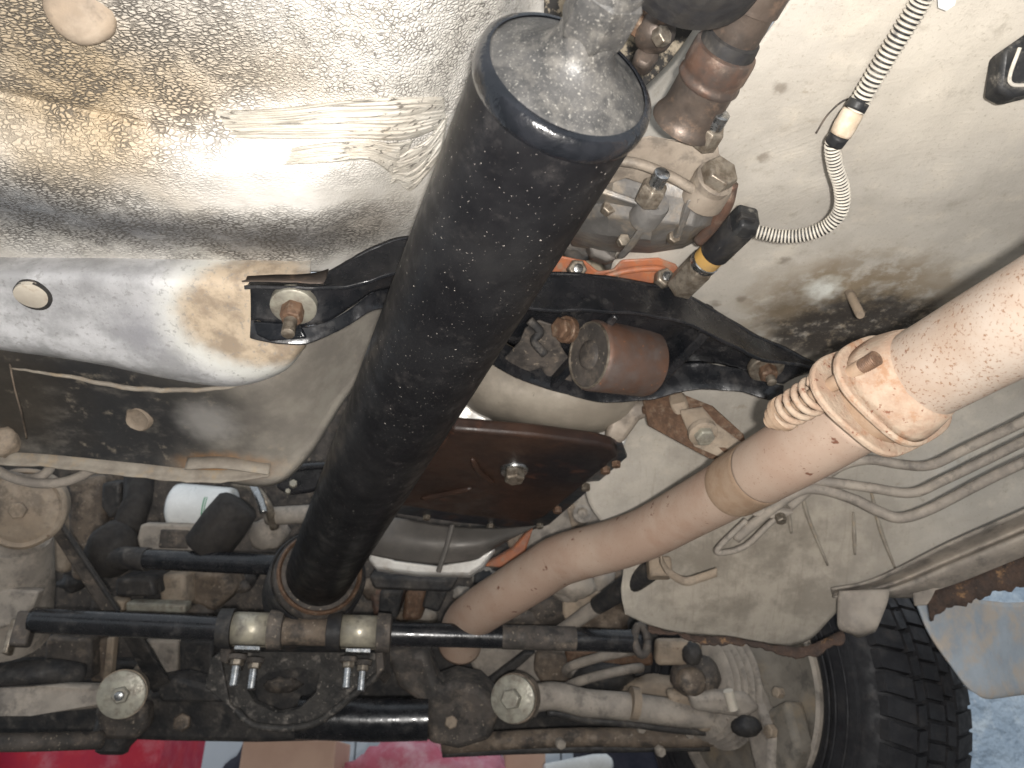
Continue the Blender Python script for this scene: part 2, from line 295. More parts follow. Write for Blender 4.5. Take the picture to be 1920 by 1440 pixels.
def toe():
    t = NT('sooty_toe_board_paint'); ws = t.warp(26, .07); w2 = t.warp(80, .02)
    col = t.mix(t.ramp(t.noise(20, 7, .64), .36, .64), (.30, .275, .235), (.21, .19, .165))
    sm_ = t.ramp(t.noise(26, 6, .72, t.stretch(.6, 1, 1), off=61), .30, .52, .55, 1); col = t.mix(t.math('MULTIPLY', t.blob(W(150, 780, .89), .07, .19, ws, (.72, 1, 1)), sm_), col, (.030, .030, .031))
    col = t.mix(t.math('MULTIPLY', t.blob(W(-20, 740, .88), .03, .13, ws), .9), col, (.05, .042, .033))
    col = t.mix(t.math('MULTIPLY', t.blob(W(350, 720, .87), .01, .07, w2), .9), col, (.05, .048, .045))
    col = t.mix(t.math('MULTIPLY', t.blob(W(390, 790, .90), .01, .05, w2), .65), col, (.36, .345, .325))
    col = t.mix(t.math('MULTIPLY', t.ramp(t.noise(40, 6, .7, off=9), .58, .70), .45), col, (.34, .29, .225))
    col = t.mix(t.math('MULTIPLY', t.blob(W(430, 868, .95), .0, .03, w2, (.35, 1, 1)), .85), col, (.42, .21, .07))
    t.bumps([(t.noise(50, 4, .6), .3, .002), (t.noise(260, 4, .65), .35, .0007)])
    return t.end(col, t.ramp(t.noise(40, 4, .6), .3, .7, .42, .68), 0, .45)
M['toe'] = toe()
FLH = [(-100, .50), (200, .50), (400, .50), (550, .495), (700, .478), (800, .438), (900, .385), (1000, .325), (1100, .262), (1220, .19)]
def dF(x, y): return lerp(FLH, y) / zc(y)
def floorm():
    t = NT('beige_floor_paint'); ws = t.warp(24, .06); w2 = t.warp(70, .03)
    col = t.mix(t.ramp(t.noise(9, 7, .62), .35, .65), (.50, .467, .415), (.41, .38, .335))
    col = t.mix(t.math('MULTIPLY', t.ramp(t.noise(22, 6, .65, off=3), .5, .72), .7), col, (.58, .53, .45))
    col = t.mix(t.math('MULTIPLY', t.ramp(t.noise(55, 5, .7, off=5), .63, .74), .6), col, (.27, .225, .17))
    a = t.blob(W(1590, 580, dF(0, 580)), .05, .13, t.warp(40, .06), (.8, 1, 1)); col = t.mix(t.math('MULTIPLY', t.math('MULTIPLY', a, t.ramp(t.noise(36, 5, .7, off=52), .34, .56)), .85), col, (.24, .18, .11))
    a = t.blob(W(1605, 625, dF(0, 625)), .045, .100, t.warp(45, .06), (.66, 1.15, 1)); col = t.mix(t.math('MULTIPLY', t.math('MULTIPLY', a, t.ramp(t.noise(50, 5, .7, off=51), .30, .5)), .96), col, (.04, .035, .032))
    a = t.blob(W(1540, 545, dF(0, 545)), .005, .030, w2, (1, 1, 1)); col = t.mix(a, col, (.74, .75, .70))
    a = t.blob(W(1480, 570, dF(0, 570)), .0, .05, w2); col = t.mix(t.math('MULTIPLY', a, .7), col, (.16, .125, .085))
    col = t.mix(t.math('MULTIPLY', t.blob(W(1820, 120, .6), .02, .16, ws), .7), col, (.62, .57, .49))
    for x, y in ((1465, 165), (1430, 295), (1340, 570), (1470, 490), (1375, 640), (1390, 560)):
        col = t.mix(t.math('MULTIPLY', t.blob(W(x, y, dF(x, y)), .002, .009, t.warp(150, .012)), .6), col, (.15, .12, .09))
    low = t.blob(W(1400, 1060, dF(0, 1060)), .05, .36, ws); col = t.mix(t.math('MULTIPLY', low, .8), col, t.mix(t.ramp(t.noise(16, 5, .7, off=41), .38, .62), (.36, .315, .255), (.185, .157, .122)))
    col = t.mix(t.math('MULTIPLY', t.blob(W(1850, 950, .98), .02, .12, ws), .8), col, (.36, .38, .38))
    col = t.mix(t.math('MULTIPLY', t.blob(W(1370, 1190, 1.07), .0, .05, w2, (.25, 1, 1)), .8), col, (.36, .23, .13))
    dr = t.noise(60, 4, .6, t.stretch(3, .4, .15), off=2); col = t.mix(t.math('MULTIPLY', t.math('MULTIPLY', low, t.ramp(dr, .54, .70)), .35), col, (.18, .15, .12))
    sub = t.n('ShaderNodeVectorMath', operation='DISTANCE'); t.put(sub.inputs[0], t.warp(15, .02)); sub.inputs[1].default_value = tuple(W(1590, 560, dF(0, 560)))
    nn = t.n('ShaderNodeTexNoise', noise_dimensions='1D'); nn.inputs['Scale'].default_value = 260; nn.inputs['Detail'].default_value = 3; t.put(nn.inputs['W'], sub.outputs['Value'])
    br = t.math('MULTIPLY', nn.outputs['Fac'], t.math('MULTIPLY', t.blob(W(1600, 330, .70), .03, .17, ws), t.ramp(t.noise(12, 3, .6, off=21), .42, .6)))
    col = t.mix(t.ramp(br, .52, .66, 0, .25), col, (.30, .26, .21))
    col = t.mix(t.ramp(t.noise(300, 3, .7, off=31), .58, .70, 0, .45), col, (.30, .26, .2)); col = t.mix(t.ramp(t.noise(34, 6, .75, off=33), .56, .70, 0, .45), col, (.31, .275, .225))
    scr = t.noise(1, 2, .5, t.warp(6, 3.0, t.stretch(30, 420, 30, (0, 0, math.radians(35))))); col = t.mix(t.ramp(scr, .68, .73, 0, .4), col, (.24, .2, .16))
    t.bumps([(t.noise(25, 3, .6), .3, .003), (br, .3, .0012), (t.noise(230, 4, .65), .5, .0008)])
    return t.end(col, t.ramp(t.noise(30, 3, .6), .3, .7, .48, .70), 0, .4)
M['floor'] = floorm()

# ------------------------------------------------------------------ shared small builders
CARF = V((-math.sin(math.radians(12)), math.cos(math.radians(12)), 0)); BACK = -CARF; CARR = V((CARF.y, -CARF.x, 0)); DN = V((0, 0, -1))
def bolt(parent, p, ax, r=.008, h=.007, m='bolt', stud=None, washer=None, wm='washer', sm_='steel', n=6, name='bolt', cone=.86):
    ax = V(ax).normalized(); t0 = 0
    hb = MB(); t0 = washer[1] if washer else 0
    hb.lathe(p + ax * t0, ax, [(-.003, r * .98), (h * .15, r), (h * .8, r), (h, r * cone)], n, ph=random.random())
    o = obj(name, hb, M[m], parent, ang=25, bevel=min(.0008, r * .08))
    if washer: obj('washer', MB().lathe(p, ax, [(-.004, washer[0]), (washer[1] * .7, washer[0]), (washer[1], washer[0] * .92)], 28), M[wm], o, ang=40)
    if stud:
        pr = []; L = stud[1]; k = max(3, int(L / .0016))
        for i in range(k): pr += [(t0 + h + L * i / k, stud[0] * .93), (t0 + h + L * (i + .5) / k, stud[0])]
        pr.append((t0 + h + L, stud[0] * .8)); obj('stud', MB().lathe(p, ax, [(t0, stud[0])] + pr, 14), M[sm_], o, ang=60)
    return o
def netsheet(net, n=6, m=6, disp=None):
    """rows of world points -> dense smooth grid"""
    rows = [spline(r, m) for r in net]; cols = []
    for j in range(len(rows[0])): cols.append(spline([r[j] for r in rows], n))
    G = [[cols[j][i] for j in range(len(cols))] for i in range(len(cols[0]))]
    if disp: G = [[p + (p - CAM).normalized() * disp(p) for p in r] for r in G]
    return MB().grid(G)
def px(rows): return [[W(*q) for q in r] for r in rows]
def hang(poly, hs): return [p + DN * h for p, h in zip(poly, hs)]

# ================================================================== setting
g = obj('ground', MB().grid([[V((x, y, 0)) for x in (-4, 0, 4)] for y in (-2, 1, 4)]), M['concrete']); g['kind'] = 'structure'
wl = obj('wall', MB().box(V((-1.0, 3.35, .75)), V((2.0, 0, 0)), V((0, .04, 0)), V((0, 0, .75))), M['seam']); wl['kind'] = 'structure'
for i in range(20):
    x0 = -2.98 + i * .198
    obj('wall_panel', MB().box(V((x0 + .099, 3.30, .75)), V((.0965, 0, 0)), V((0, .012, 0)), V((0, 0, .748))), M['wall'], wl, bevel=.003)

# ================================================================== car body (left)
body = thing('car_underbody_left', 'textured off-white floor and toe board left of the black drive shaft', 'car body', W(300, 500, .73))
def dL(x, y):
    d0 = .453 / zc(y); mx = 1 - sm(600, 775, x + max(0, (y - 300)) * .35)
    yf = lerp([(-620, 335), (0, 348), (250, 388), (450, 400), (600, 394), (690, 350), (760, 300)], x); my = sm(190, 330, y) * (1 - sm(yf, yf + 88, y)); d = d0 - .034 * mx * my + .0045 * (1 - sm(330, 480, x)) * math.exp(-((y - (172 + .22 * x)) / 8) ** 2)
    d += .10 * sm(700, 1010, x + (y - 200) * .18) * sm(-200, 300, y + 100) + .05 * sm(930, 1000, x)
    if y > 400: d += .03 * sm(400, 500, y) * (1 - mx)
    return d
rows = []
for i in range(260):
    y = -380 + 890 * i / 259; r = []
    for j in range(220):
        x = -620 + 1640 * j / 219; p = W(x, y, dL(x, y)); a = .0011 * nz(p, 28) + .0022 * nz(p, 8, 3)
        r.append(p + (p - CAM).normalized() * a)
    rows.append(r)
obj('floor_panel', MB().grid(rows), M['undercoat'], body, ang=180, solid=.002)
# brushed sealant strips: layers of strokes with raised ridges
def sealant(top, bot, nr, amp, seed):
    T = resample(spline([V((a, b, 0)) for a, b in top], 8), 90); B = resample(spline([V((a, b, 0)) for a, b in bot], 8), 90); G = []
    for i in range(61):
        v = i / 60; r = []
        for j in range(90):
            q = T[j].lerp(B[j], v); u = j / 89
            rg = abs(noise.fractal(V((u * 1.6 + seed, v * nr + .25 * math.sin(u * 3), seed)), 1, 2, 3)); ed = min(1, v * 14, (1 - v) * 14) * min(1, u * 10, (1 - u) * 14)
            r.append(W(q.x, q.y, dL(q.x, q.y) + .0012 - ed * (.0030 + amp * rg)))
        G.append(r)
    return MB().grid(G)
def sealm():
    t = NT('brushed_sealant'); col = t.mix(t.ramp(t.noise(18, 4, .6), .35, .65), (.57, .545, .49), (.51, .47, .405))
    ln = t.noise(1, 3, .6, t.warp(10, .5, t.stretch(7, 330, 200, (0, 0, math.radians(-5))))); col = t.mix(t.ramp(ln, .56, .64, 0, .9), col, (.09, .08, .068))
    col = t.mix(t.ramp(t.noise(22, 5, .7, off=3), .56, .72, 0, .5), col, (.42, .32, .21))
    t.bumps([(ln, .7, .002), (t.noise(200, 3, .6), .3, .0008)]); return t.end(col, .5, 0, .45)
M['sealant'] = sealm()
obj('sealant_strip', sealant([(395, 205), (520, 202), (650, 186), (770, 180), (835, 182)], [(430, 262), (540, 262), (660, 262), (760, 262), (838, 235)], 9, .0060, 1.3), M['sealant'], body, ang=180, solid=.001)
obj('sealant_strip', sealant([(540, 276), (620, 266), (690, 262), (735, 268), (775, 262)], [(520, 312), (620, 306), (690, 302), (735, 330), (745, 335)], 6, .0045, 4.1), M['sealant'], body, ang=180, solid=.001)
obj('sealant_strip', sealant([(725, 305), (760, 285), (800, 262), (832, 225), (842, 210)], [(725, 350), (745, 345), (770, 360), (800, 330), (830, 290)], 5, .0030, 8.4), M['sealant'], body, ang=180, solid=.001)
# round bonnet of a rubber plug, top left
c = W(150, 20, .502); ax = (CAM - c).normalized() + V((0, -.2, -.5)); o = obj('rubber_plug', MB().lathe(c + ax.normalized() * -.004, ax, [(-.006, .0215), (.002, .0215), (.0060, .0195), (.0078, .015), (.0082, .006)], 32, wob=.08), M['tan'], body, ang=60)
# chassis rail
R_ = [(-620, 476, 8), (-170, 488, 8), (60, 494, 6), (200, 496, 4), (330, 500, 2), (450, 503, 2), (530, 503, 6), (582, 502, 22)]
def dR(x, y): return .708 + (y - 500) * .00038
net = []
bot = [(-620, 590), (-170, 630), (40, 655), (180, 675), (320, 703), (440, 716), (530, 690), (574, 645)]
for k, (v, ex) in enumerate(((-.16, .06), (0, .022), (.16, .002), (.4, 0), (.65, 0), (.88, .001), (1.0, .010), (1.04, .035), (1.0, .075))):
    net.append([W(a + (b - a) * v, c_ + (e - c_) * v, dR(0, c_ + (e - c_) * v) + ex) for (a, c_, _), (b, e) in zip(R_, bot)])
def railn(p): return .0012 * nz(p, 20, 5)
obj('chassis_rail', netsheet(net, 9, 14, railn), M['rail'], body, ang=180, solid=.002)
c = W(60, 557, .7245); hn = V((0, -.28, -1))
o = obj('hole_cover', MB().lathe(c + V((.0004, -.0016, 0)), V((.10, -.20, -1)), [(-.004, .0150), (.0006, .0150), (.0012, .0135)], 30), M['cream'], body, ang=60)
obj('hole_gap', MB().lathe(c, hn, [(-.006, .0166), (-.0002, .0166)], 30), M['sooty'], o, ang=60)
# toe board with its lips
top = [(-620, 600), (-170, 640), (0, 655), (130, 668), (260, 690), (400, 705), (490, 700), (570, 640), (650, 560), (800, 440)]
bt = [(-620, 800), (-170, 838), (0, 852), (130, 864), (260, 878), (390, 893), (508, 905), (580, 850), (655, 735), (800, 560)]
net = []
for v, ex in ((0, .0), (.15, 0), (.35, .004), (.6, .006), (.85, .004), (1, 0), (1.03, .03)):
    net.append([W(a + (b - a) * v, c_ + (e - c_) * v, .845 + .11 * v + ex + (.02 * sm(500, 800, a))) for (a, c_), (b, e) in zip(top, bt)])
obj('toe_board', netsheet(net, 8, 10, lambda p: .002 * nz(p, 14, 2)), M['toe'], body, ang=180, solid=.002)
lipm = dirty('chalky_seam_lip', (.32, .285, .235), (.23, .20, .165), 40, dust=((.36, .27, .17), 40, .5, .7, .7), rough=(.6, .85), bump=(150, .4, .001)); M['lip'] = lipm
P = resample(spline([W(20, 690, .845), W(120, 705, .845), (W(240, 728, .848)), W(340, 732, .85), W(430, 724, .852), W(490, 712, .855), W(540, 690, .86)], 8), 60)
obj('seam_lip', MB().tube([p + V((0, 0, .002 * nz(p, 40))) for p in P], [.0030 * (.35 + .65 * math.sin(math.pi * (i + .5) / 60)) for i in range(60)], 8), lipm, body, ang=180)
P = resample(spline([W(-600, 796, .948), W(-160, 832, .948), W(0, 848, .948), W(100, 855, .946), W(260, 871, .945), (W(400, 884, .946)), W(508, 874, .95)], 8), 90)
G = [[p + V((0, -.004, 0)) + DN * (v * .016) + V((0, .003 * math.sin(v * 3), 0)) + V((0, 0, .0025 * nz(p, 30) * v)) for p in P] for v in (0, .35, .7, 1)]
obj('lower_flange', MB().grid(G), lipm, body, ang=180, solid=.002)
P = resample(spline([W(352, 858, .935), W(420, 856, .935), W(508, 868, .94)], 8), 30)
G = [[p + DN * (v * .016) + V((0, -.003 * v, 0)) for p in P] for v in (0, .5, 1)]
obj('patch_plate', MB().grid(G), lipm, body, ang=180, solid=.002)
o = obj('plug', MB().lathe(W(262, 784, .905), V((-.1, -.6, -.8)), [(-.01, .0155), (.004, .0155), (.006, .0135), (.0035, .010), (.005, .004)], 28, wob=.12), M['tan'], body, ang=60)
o = obj('bump_stop', MB().lathe(W(2, 828, .93), V((.3, -.8, -.4)), [(-.01, .018), (.006, .018), (.011, .014), (.012, .006)], 24, wob=.2), M['tan'], body, ang=60)
P = resample(spline([W(18, 682, .85), W(28, 730, .86), W(40, 775, .87), W(50, 822, .92)], 6), 24)
obj('seam_bead', MB().tube(P, [.0009 + .0006 * abs(nz(p, 90)) for p in P], 6), M['grime2'], body, ang=180)

# ================================================================== car body (right)
bodyr = thing('car_underbody_right', 'smooth beige floor and toe panel right of the gearbox', 'car body', W(1600, 500, .85))
rowsp = [
 [(1735, -360), (1790, -360), (1860, -360), (1930, -360), (2010, -360), (2110, -360)],
 [(1545, -90), (1630, -90), (1730, -90), (1830, -90), (1950, -90), (2110, -90)],
 [(1440, 60), (1560, 60), (1680, 60), (1800, 60), (1930, 60), (2110, 60)],
 [(1338, 200), (1470, 200), (1620, 200), (1760, 200), (1900, 200), (2110, 200)],
 [(1240, 350), (1390, 350), (1560, 350), (1720, 350), (1880, 350), (2110, 340)],
 [(1150, 490), (1330, 490), (1520, 490), (1700, 490), (1880, 490), (2110, 470)],
 [(1130, 640), (1310, 640), (1500, 640), (1680, 630), (1870, 610), (2110, 570)],
 [(1120, 800), (1280, 790), (1450, 780), (1640, 765), (1850, 720), (2110, 650)],
 [(1100, 930), (1240, 915), (1410, 905), (1620, 880), (1840, 815), (2110, 715)],
 [(1165, 1030), (1230, 1040), (1335, 1040), (1460, 1030), (1640, 990), (2110, 800)],
 [(1165, 1110), (1240, 1130), (1340, 1130), (1480, 1120), (1600, 1055), (2110, 850)],
 [(1172, 1152), (1245, 1182), (1350, 1194), (1500, 1208), (1640, 1098), (2110, 880)],
]
def dFr(x, y):
    d = dF(x, y); d += -.010 * math.exp(-(((x - 1600) / 150) ** 2 + ((y - 600) / 70) ** 2)) * -1.6
    d -= .010 * math.exp(-((x - (1700 + (y - 950) * -.25)) / 60) ** 2) * (y > 700) * sm(700, 850, y)
    d += .014 * math.exp(-((x - 1262 - (y - 1100) * .1) / 26) ** 2) * sm(1060, 1110, y)
    return d
rowsp = [r + [(2450, r[-1][1] - (r[-1][1] > 500) * 160)] for r in rowsp]
net = [[W(x, y, dFr(x, y)) for x, y in r] for r in rowsp]
obj('floor_panel', netsheet(net, 10, 14, lambda p: .0045 * nz(p, 9, 4) + .0010 * nz(p, 40, 1)), M['floor'], bodyr, ang=180, solid=.002)
# tunnel side strip
net = px([[(1720, -340, .48), (1500, -60, .55), (1440, 40, .60), (1395, 110, .63), (1340, 195, .665), (1285, 290, .70), (1200, 430, .80)],
          [(1690, -340, .485), (1470, -60, .56), (1405, 40, .61), (1362, 110, .64), (1300, 195, .68), (1235, 290, .72), (1140, 430, .82)],
          [(1600, -340, .58), (1380, -60, .66), (1310, 40, .70), (1260, 110, .73), (1180, 195, .76), (1110, 290, .80), (1010, 430, .9)]])
obj('tunnel_wall', netsheet(net, 6, 6, lambda p: .002 * nz(p, 30)), M['floor'], bodyr, ang=180, solid=.002)
# tunnel roof, deep behind the shaft
net = px([[(940, -420, .60), (1140, -420, .64), (1380, -420, .64), (1600, -420, .60)], [(900, -120, .70), (1100, -120, .74), (1300, -120, .74), (1450, -120, .70)], [(900, 100, .78), (1050, 100, .82), (1200, 100, .82), (1330, 100, .78)],
          [(850, 420, .95), (960, 420, 1.0), (1100, 420, 1.0), (1200, 420, .95)], [(700, 700, 1.1), (860, 700, 1.15), (1000, 700, 1.15), (1150, 700, 1.1)]])
M['tunnel'] = dirty('flaking_tunnel_paint', (.46, .39, .29), (.36, .30, .22), 20, dust=((.03, .03, .032), 36, .48, .56, .95), rough=(.6, .9), bump=(160, .5, .001))
obj('tunnel_roof', netsheet(net, 8, 8, lambda p: .003 * nz(p, 20)), M['tunnel'], bodyr, ang=180, solid=.002)
obj('weld_stud', MB().lathe(W(1607, 578, .835), (CAM - W(1607, 578, .835)).normalized() * .3 + V((0, -.25, -.8)), [(-.04, .0048), (.014, .0048), (.0155, .0040)], 16), M['tan'], bodyr, ang=50)
P = spline([W(1530, 250, .655), W(1552, 215, .642), W(1580, 190, .628), W(1600, 188, .626), W(1612, 215, .64), W(1590, 250, .655)], 6)
obj('slot_lip', MB().tube(P, .0008, 8), M['grime'], bodyr, ang=180)
for q in ([(1498, 880), (1512, 960), (1552, 1060)], [(1630, 905), (1650, 990), (1678, 1065)], [(1474, 930), (1484, 1000)], [(1600, 960), (1603, 1040)]):
    P = spline([W(x, y, dFr(x, y) - .004) for x, y in q], 10); obj('sealant_bead', MB().tube(P, [.0028 * (.5 + .5 * math.sin(math.pi * (i + .3) / len(P))) for i in range(len(P))], 8), lipm, bodyr, ang=180)
# rusted lower edge and folded tabs
P = resample(spline([W(1215, 1172, 1.062), W(1290, 1190, 1.062), W(1370, 1194, 1.06), W(1450, 1208, 1.055), W(1510, 1212, 1.05), W(1580, 1180, 1.045)], 8), 90)
G = [[p + V((0, -.004 * v, 0)) + DN * (v * (.009 + .008 * nz(p, 45) + .006 * sm(30, 70, i))) + V((0, .004 * nz(p, 60, v), 0)) for i, p in enumerate(P)] for v in (0, .3, .6, 1)]
obj('rusted_edge', MB().grid(G), M['rust'], bodyr, ang=180, solid=.003)
net = px([[(1572, 1108, 1.04), (1610, 1106, 1.03), (1668, 1104, 1.02)], [(1570, 1140, 1.035), (1610, 1138, 1.02), (1664, 1130, 1.015)], [(1572, 1178, 1.035), (1606, 1184, 1.02), (1645, 1178, 1.015)], [(1592, 1186, 1.05), (1610, 1196, 1.05), (1640, 1186, 1.05)]])
obj('jacking_tab', netsheet(net, 6, 6, lambda p: .002 * nz(p, 40)), M['greytan'], bodyr, ang=180, solid=.003)
# sill beyond the edge
net = px([[(1560, 1106, 1.06), (1640, 1088, 1.05), (1780, 1020, 1.0), (1930, 955, .95), (2110, 875, .9)], [(1562, 1115, 1.075), (1660, 1098, 1.07), (1780, 1048, 1.03), (1930, 985, .98), (2110, 905, .93)],
          [(1575, 1118, 1.06), (1668, 1108, 1.05), (1790, 1060, 1.01), (1930, 1002, .96), (2110, 930, .92)], [(1700, 1122, 1.07), (1740, 1118, 1.06), (1800, 1098, 1.03), (1930, 1050, .99), (2110, 985, .95)]])
obj('sill_channel', netsheet(net, 6, 8, lambda p: .003 * nz(p, 25)), M['greytan'], bodyr, ang=180, solid=.003)
P = resample(spline([W(1735, 1112, 1.05), W(1800, 1092, 1.02), W(1930, 1040, .98), W(2110, 975, .94)], 8), 70)
G = [[p + DN * (v * (.030 + .012 * nz(p, 60, 3))) + V((0, .006 * v, 0)) for i, p in enumerate(P)] for v in (0, .3, .65, 1)]
obj('sill_flange', MB().grid(G), M['rust'], bodyr, ang=180, solid=.003)
obj('sill_end_tab', MB().prism([W(1712, 1112, 1.05), W(1800, 1090, 1.03), W(1808, 1128, 1.03), W(1716, 1136, 1.05)], V((0, .004, 0))), M['greytan'], bodyr, bevel=.003)
# black rubber buffer at the right edge
t = thing('rubber_buffer', 'shiny black rubber buffer on the beige floor beside the photo edge', 'buffer', W(1905, 140, .58))
P = [W(1882, 92, .575), W(1925, 62, .57), W(1990, 60, .57), W(1990, 160, .585), W(1900, 182, .585), W(1872, 168, .585)]
obj('pad', MB().prism(P, FW * .02), M['hose'], t, bevel=.003)
obj('ridge', MB().tube(spline([W(1912, 90, .571), W(1894, 140, .575), W(1898, 158, .577), W(1925, 160, .577)], 6), .0014, 8), M['hosedust'], t)
t2 = obj('paper_label', MB().prism([W(1757, -30, .535), W(1800, -30, .535), W(1790, 10, .545), W(1775, 20, .548), W(1760, 14, .546)], FW * .0008), M['white']); tag(t2, 'small white tag hanging at the top beside the cable sleeve', 'tag')

# ================================================================== drive shaft
A = W(1062, 150, .42); B = W(595, 1084, 1.19); ax = (B - A).normalized(); L = (B - A).length
sh = thing('drive_shaft', 'thick satin black drive shaft with domed steel end cap, running to the front', 'drive shaft', B)
obj('tube', MB().lathe(A, ax, [(.008, .0494), (.014, .0497), (.03, .0497), (.3, .0497), (L - .10, .0497), (L - .09, .0500), (L, .0500)], 96), M['black'], sh, ang=60)
rg = MB().lathe(A, ax, [(-.0045, .0455), (-.0045, .0480), (-.0025, .0505), (.002, .0516), (.0065, .0515), (.0105, .0504), (.012, .0494)], 96, cap=False, wob=.006)
obj('weld_ring', rg, M['ring'], sh, ang=80)
obj('end_cap', MB().lathe(A, ax, [(.0, .047), (-.003, .0462), (-.0042, .0445), (-.0065, .040), (-.009, .035), (-.0118, .0295), (-.0155, .0235), (-.020, .0190), (-.026, .0165), (-.04, .0155)], 72), M['cap'], sh, ang=80)
yk = MB(); yk.lathe(A, ax, [(-.036, .0155), (-.044, .0160), (-.058, .0164), (-.060, .0160), (-.0605, .0148), (-.063, .0148), (-.0635, .0163), (-.078, .0163), (-.080, .0146), (-.083, .0146), (-.085, .0168), (-.40, .0168)], 48)
obj('yoke_neck', yk, M['cap'], sh, ang=30)
obj('hex_neck', MB().lathe(A, ax, [(-.024, .0135), (-.028, .0168), (-.034, .0190), (-.054, .0192), (-.0565, .0170)], 6, ph=.55), M['cap'], sh, ang=30, bevel=.0010, seg=2)
# front flange ring of the shaft
fr = thing('pinion_flange', 'rusty black flange ring round the far end of the drive shaft', 'flange', B + ax * .03)
obj('ring', MB().lathe(B, ax, [(-.028, .0535), (-.030, .060), (-.022, .0655), (-.005, .0680), (.03, .0690), (.08, .0690)], 56, wob=.01), M['grime'], fr, ang=50)
obj('lip', MB().lathe(B, ax, [(-.018, .0525), (-.022, .0545), (-.033, .0575), (-.036, .0600), (-.034, .0625), (-.028, .0635)], 56, cap=False, wob=.01), M['rustbolt'], fr, ang=80)
obj('outer_rim', MB().lathe(B, ax, [(-.008, .067), (-.012, .0705), (-.008, .073), (.02, .074), (.09, .0745)], 56, cap=False, wob=.01), M['rubber'], fr, ang=60)

# ================================================================== rear output shaft of the gearbox
A2 = W(1432, -30, .50); B2 = W(1262, 268, .60); a2 = (B2 - A2).normalized(); L2 = (B2 - A2).length
s2 = thing('output_shaft', 'brown steel output shaft with black seal and coppery collar above the gearbox', 'shaft', B2)
def at2(y): return (y - 6) / 298 * L2
obj('spline_sleeve', MB().lathe(A2, a2, [(-.05, .0195), (at2(38), .0195), (at2(40), .0180), (at2(46), .0176), (at2(110), .0176)], 48), M['brown_steel'], s2, ang=40)
obj('seal', MB().lathe(A2, a2, [(at2(88), .0165), (at2(92), .0196), (at2(108), .0202), (at2(126), .0204)], 48, cap=False), M['rubber'], s2, ang=40)
obj('collar', MB().lathe(A2, a2, [(at2(112), .0204), (at2(115), .0226), (at2(122), .0232), (at2(152), .0234), (at2(156), .0225), (at2(164), .0225), (at2(168), .0234), (at2(174), .0235), (at2(178), .0222)], 48), M['copper'], s2, ang=40)
obj('nose', MB().lathe(A2, a2, [(at2(176), .0216), (at2(222), .0218), (at2(238), .0224), (at2(246), .0240), (at2(252), .0254), (at2(260), .0260)], 48), M['brown_steel'], s2, ang=60)
o = obj('rubber_coupling', MB().lathe(W(1325, -140, .47), V((.1, -.8, -.25)), [(-.03, .050), (-.005, .052), (.006, .050), (.012, .042)], 48), M['rubber']); tag(o, 'black rubber coupling disc cut off by the top edge', 'coupling')

# ================================================================== gearbox
gb = thing('gearbox', 'dirty cast aluminium gearbox tail housing with shiny nuts, right of the drive shaft', 'gearbox', W(1230, 500, .75))
def poly(pts, d): return [W(x, y, d if not callable(d) else d(x, y)) for x, y in pts]
obj('tail_flange', MB().prism(poly([(1120, 300), (1160, 262), (1220, 250), (1285, 262), (1310, 232), (1345, 236), (1352, 285), (1372, 312), (1374, 348), (1345, 368), (1302, 350), (1248, 322), (1190, 302), (1135, 320)], lambda x, y: .592 + (y - 250) * .0003), CARF * .022), M['alu_brown'], gb, bevel=.0055, seg=4)
net = px([[(1080, 300, .69), (1170, 295, .635), (1240, 315, .620), (1310, 345, .625), (1360, 370, .66)],
          [(1075, 360, .69), (1150, 345, .640), (1230, 360, .625), (1310, 380, .630), (1366, 400, .67)],
          [(1070, 410, .70), (1140, 405, .655), (1225, 415, .635), (1300, 425, .645), (1352, 420, .69)],
          [(1070, 432, .72), (1140, 442, .68), (1220, 450, .67), (1290, 446, .685), (1330, 434, .72)],
          [(1070, 462, .80), (1140, 472, .77), (1220, 475, .77), (1280, 466, .78), (1310, 450, .80)]])
obj('tail_housing', MB().grid(net), M['alu'], gb, ang=12, solid=.004, bevel=.003, seg=3)
obj('housing_rib', MB().prism(poly([(1228, 385), (1240, 388), (1186, 468), (1168, 468)], lambda x, y: .612 + (y - 385) * .0006), FW * .05), M['alu'], gb, bevel=.002)
obj('edge_flange', MB().tube(spline([W(1372, 345, .64), W(1362, 385, .655), W(1335, 425, .68), W(1310, 452, .70)], 8), .0055, 12), M['copper'], gb, ang=180)
obj('hex_boss', MB().lathe(W(1225, 388, .625), BACK + V((0, 0, -.25)), [(-.02, .0135), (.004, .0120), (.007, .0105)], 28), M['alu'], gb, ang=60)
nb = BACK + V((.02, 0, .02))
bolt(gb, W(1322, 266, .584), nb, r=.0104, h=.015, m='bolt', stud=(.0066, .013), name='nut')
bolt(gb, W(1216, 372, .606), nb, r=.0108, h=.015, m='bolt', stud=(.0062, .014), name='nut')
bolt(gb, W(1338, 338, .606), nb + V((.12, 0, -.12)), r=.0142, h=.011, m='bolt', washer=(.0158, .003), wm='alu_brown', cone=.93)
obj('bolt_boss', MB().lathe(W(1338, 342, .612), nb, [(-.02, .0178), (-.004, .0170), (0, .0158)], 30), M['alu_brown'], gb, ang=60)
obj('seam_ridge', MB().tube(spline([W(1150, 300, .600), W(1200, 308, .602), W(1255, 330, .606), W(1305, 358, .614), W(1345, 378, .625)], 8), .0042, 10), M['alu_brown'], gb, ang=180)
obj('housing_rib', MB().prism(poly([(1290, 372), (1302, 376), (1280, 440), (1268, 440)], lambda x, y: .614 + (y - 372) * .0005), FW * .05), M['alu'], gb, bevel=.0015)
obj('housing_rib', MB().prism(poly([(1130, 350), (1216, 380), (1214, 390), (1126, 362)], lambda x, y: .628), FW * .05), M['alu'], gb, bevel=.0015)
bolt(gb, W(1168, 452, .672), BACK + DN * .4, r=.006, h=.005, m='bolt')
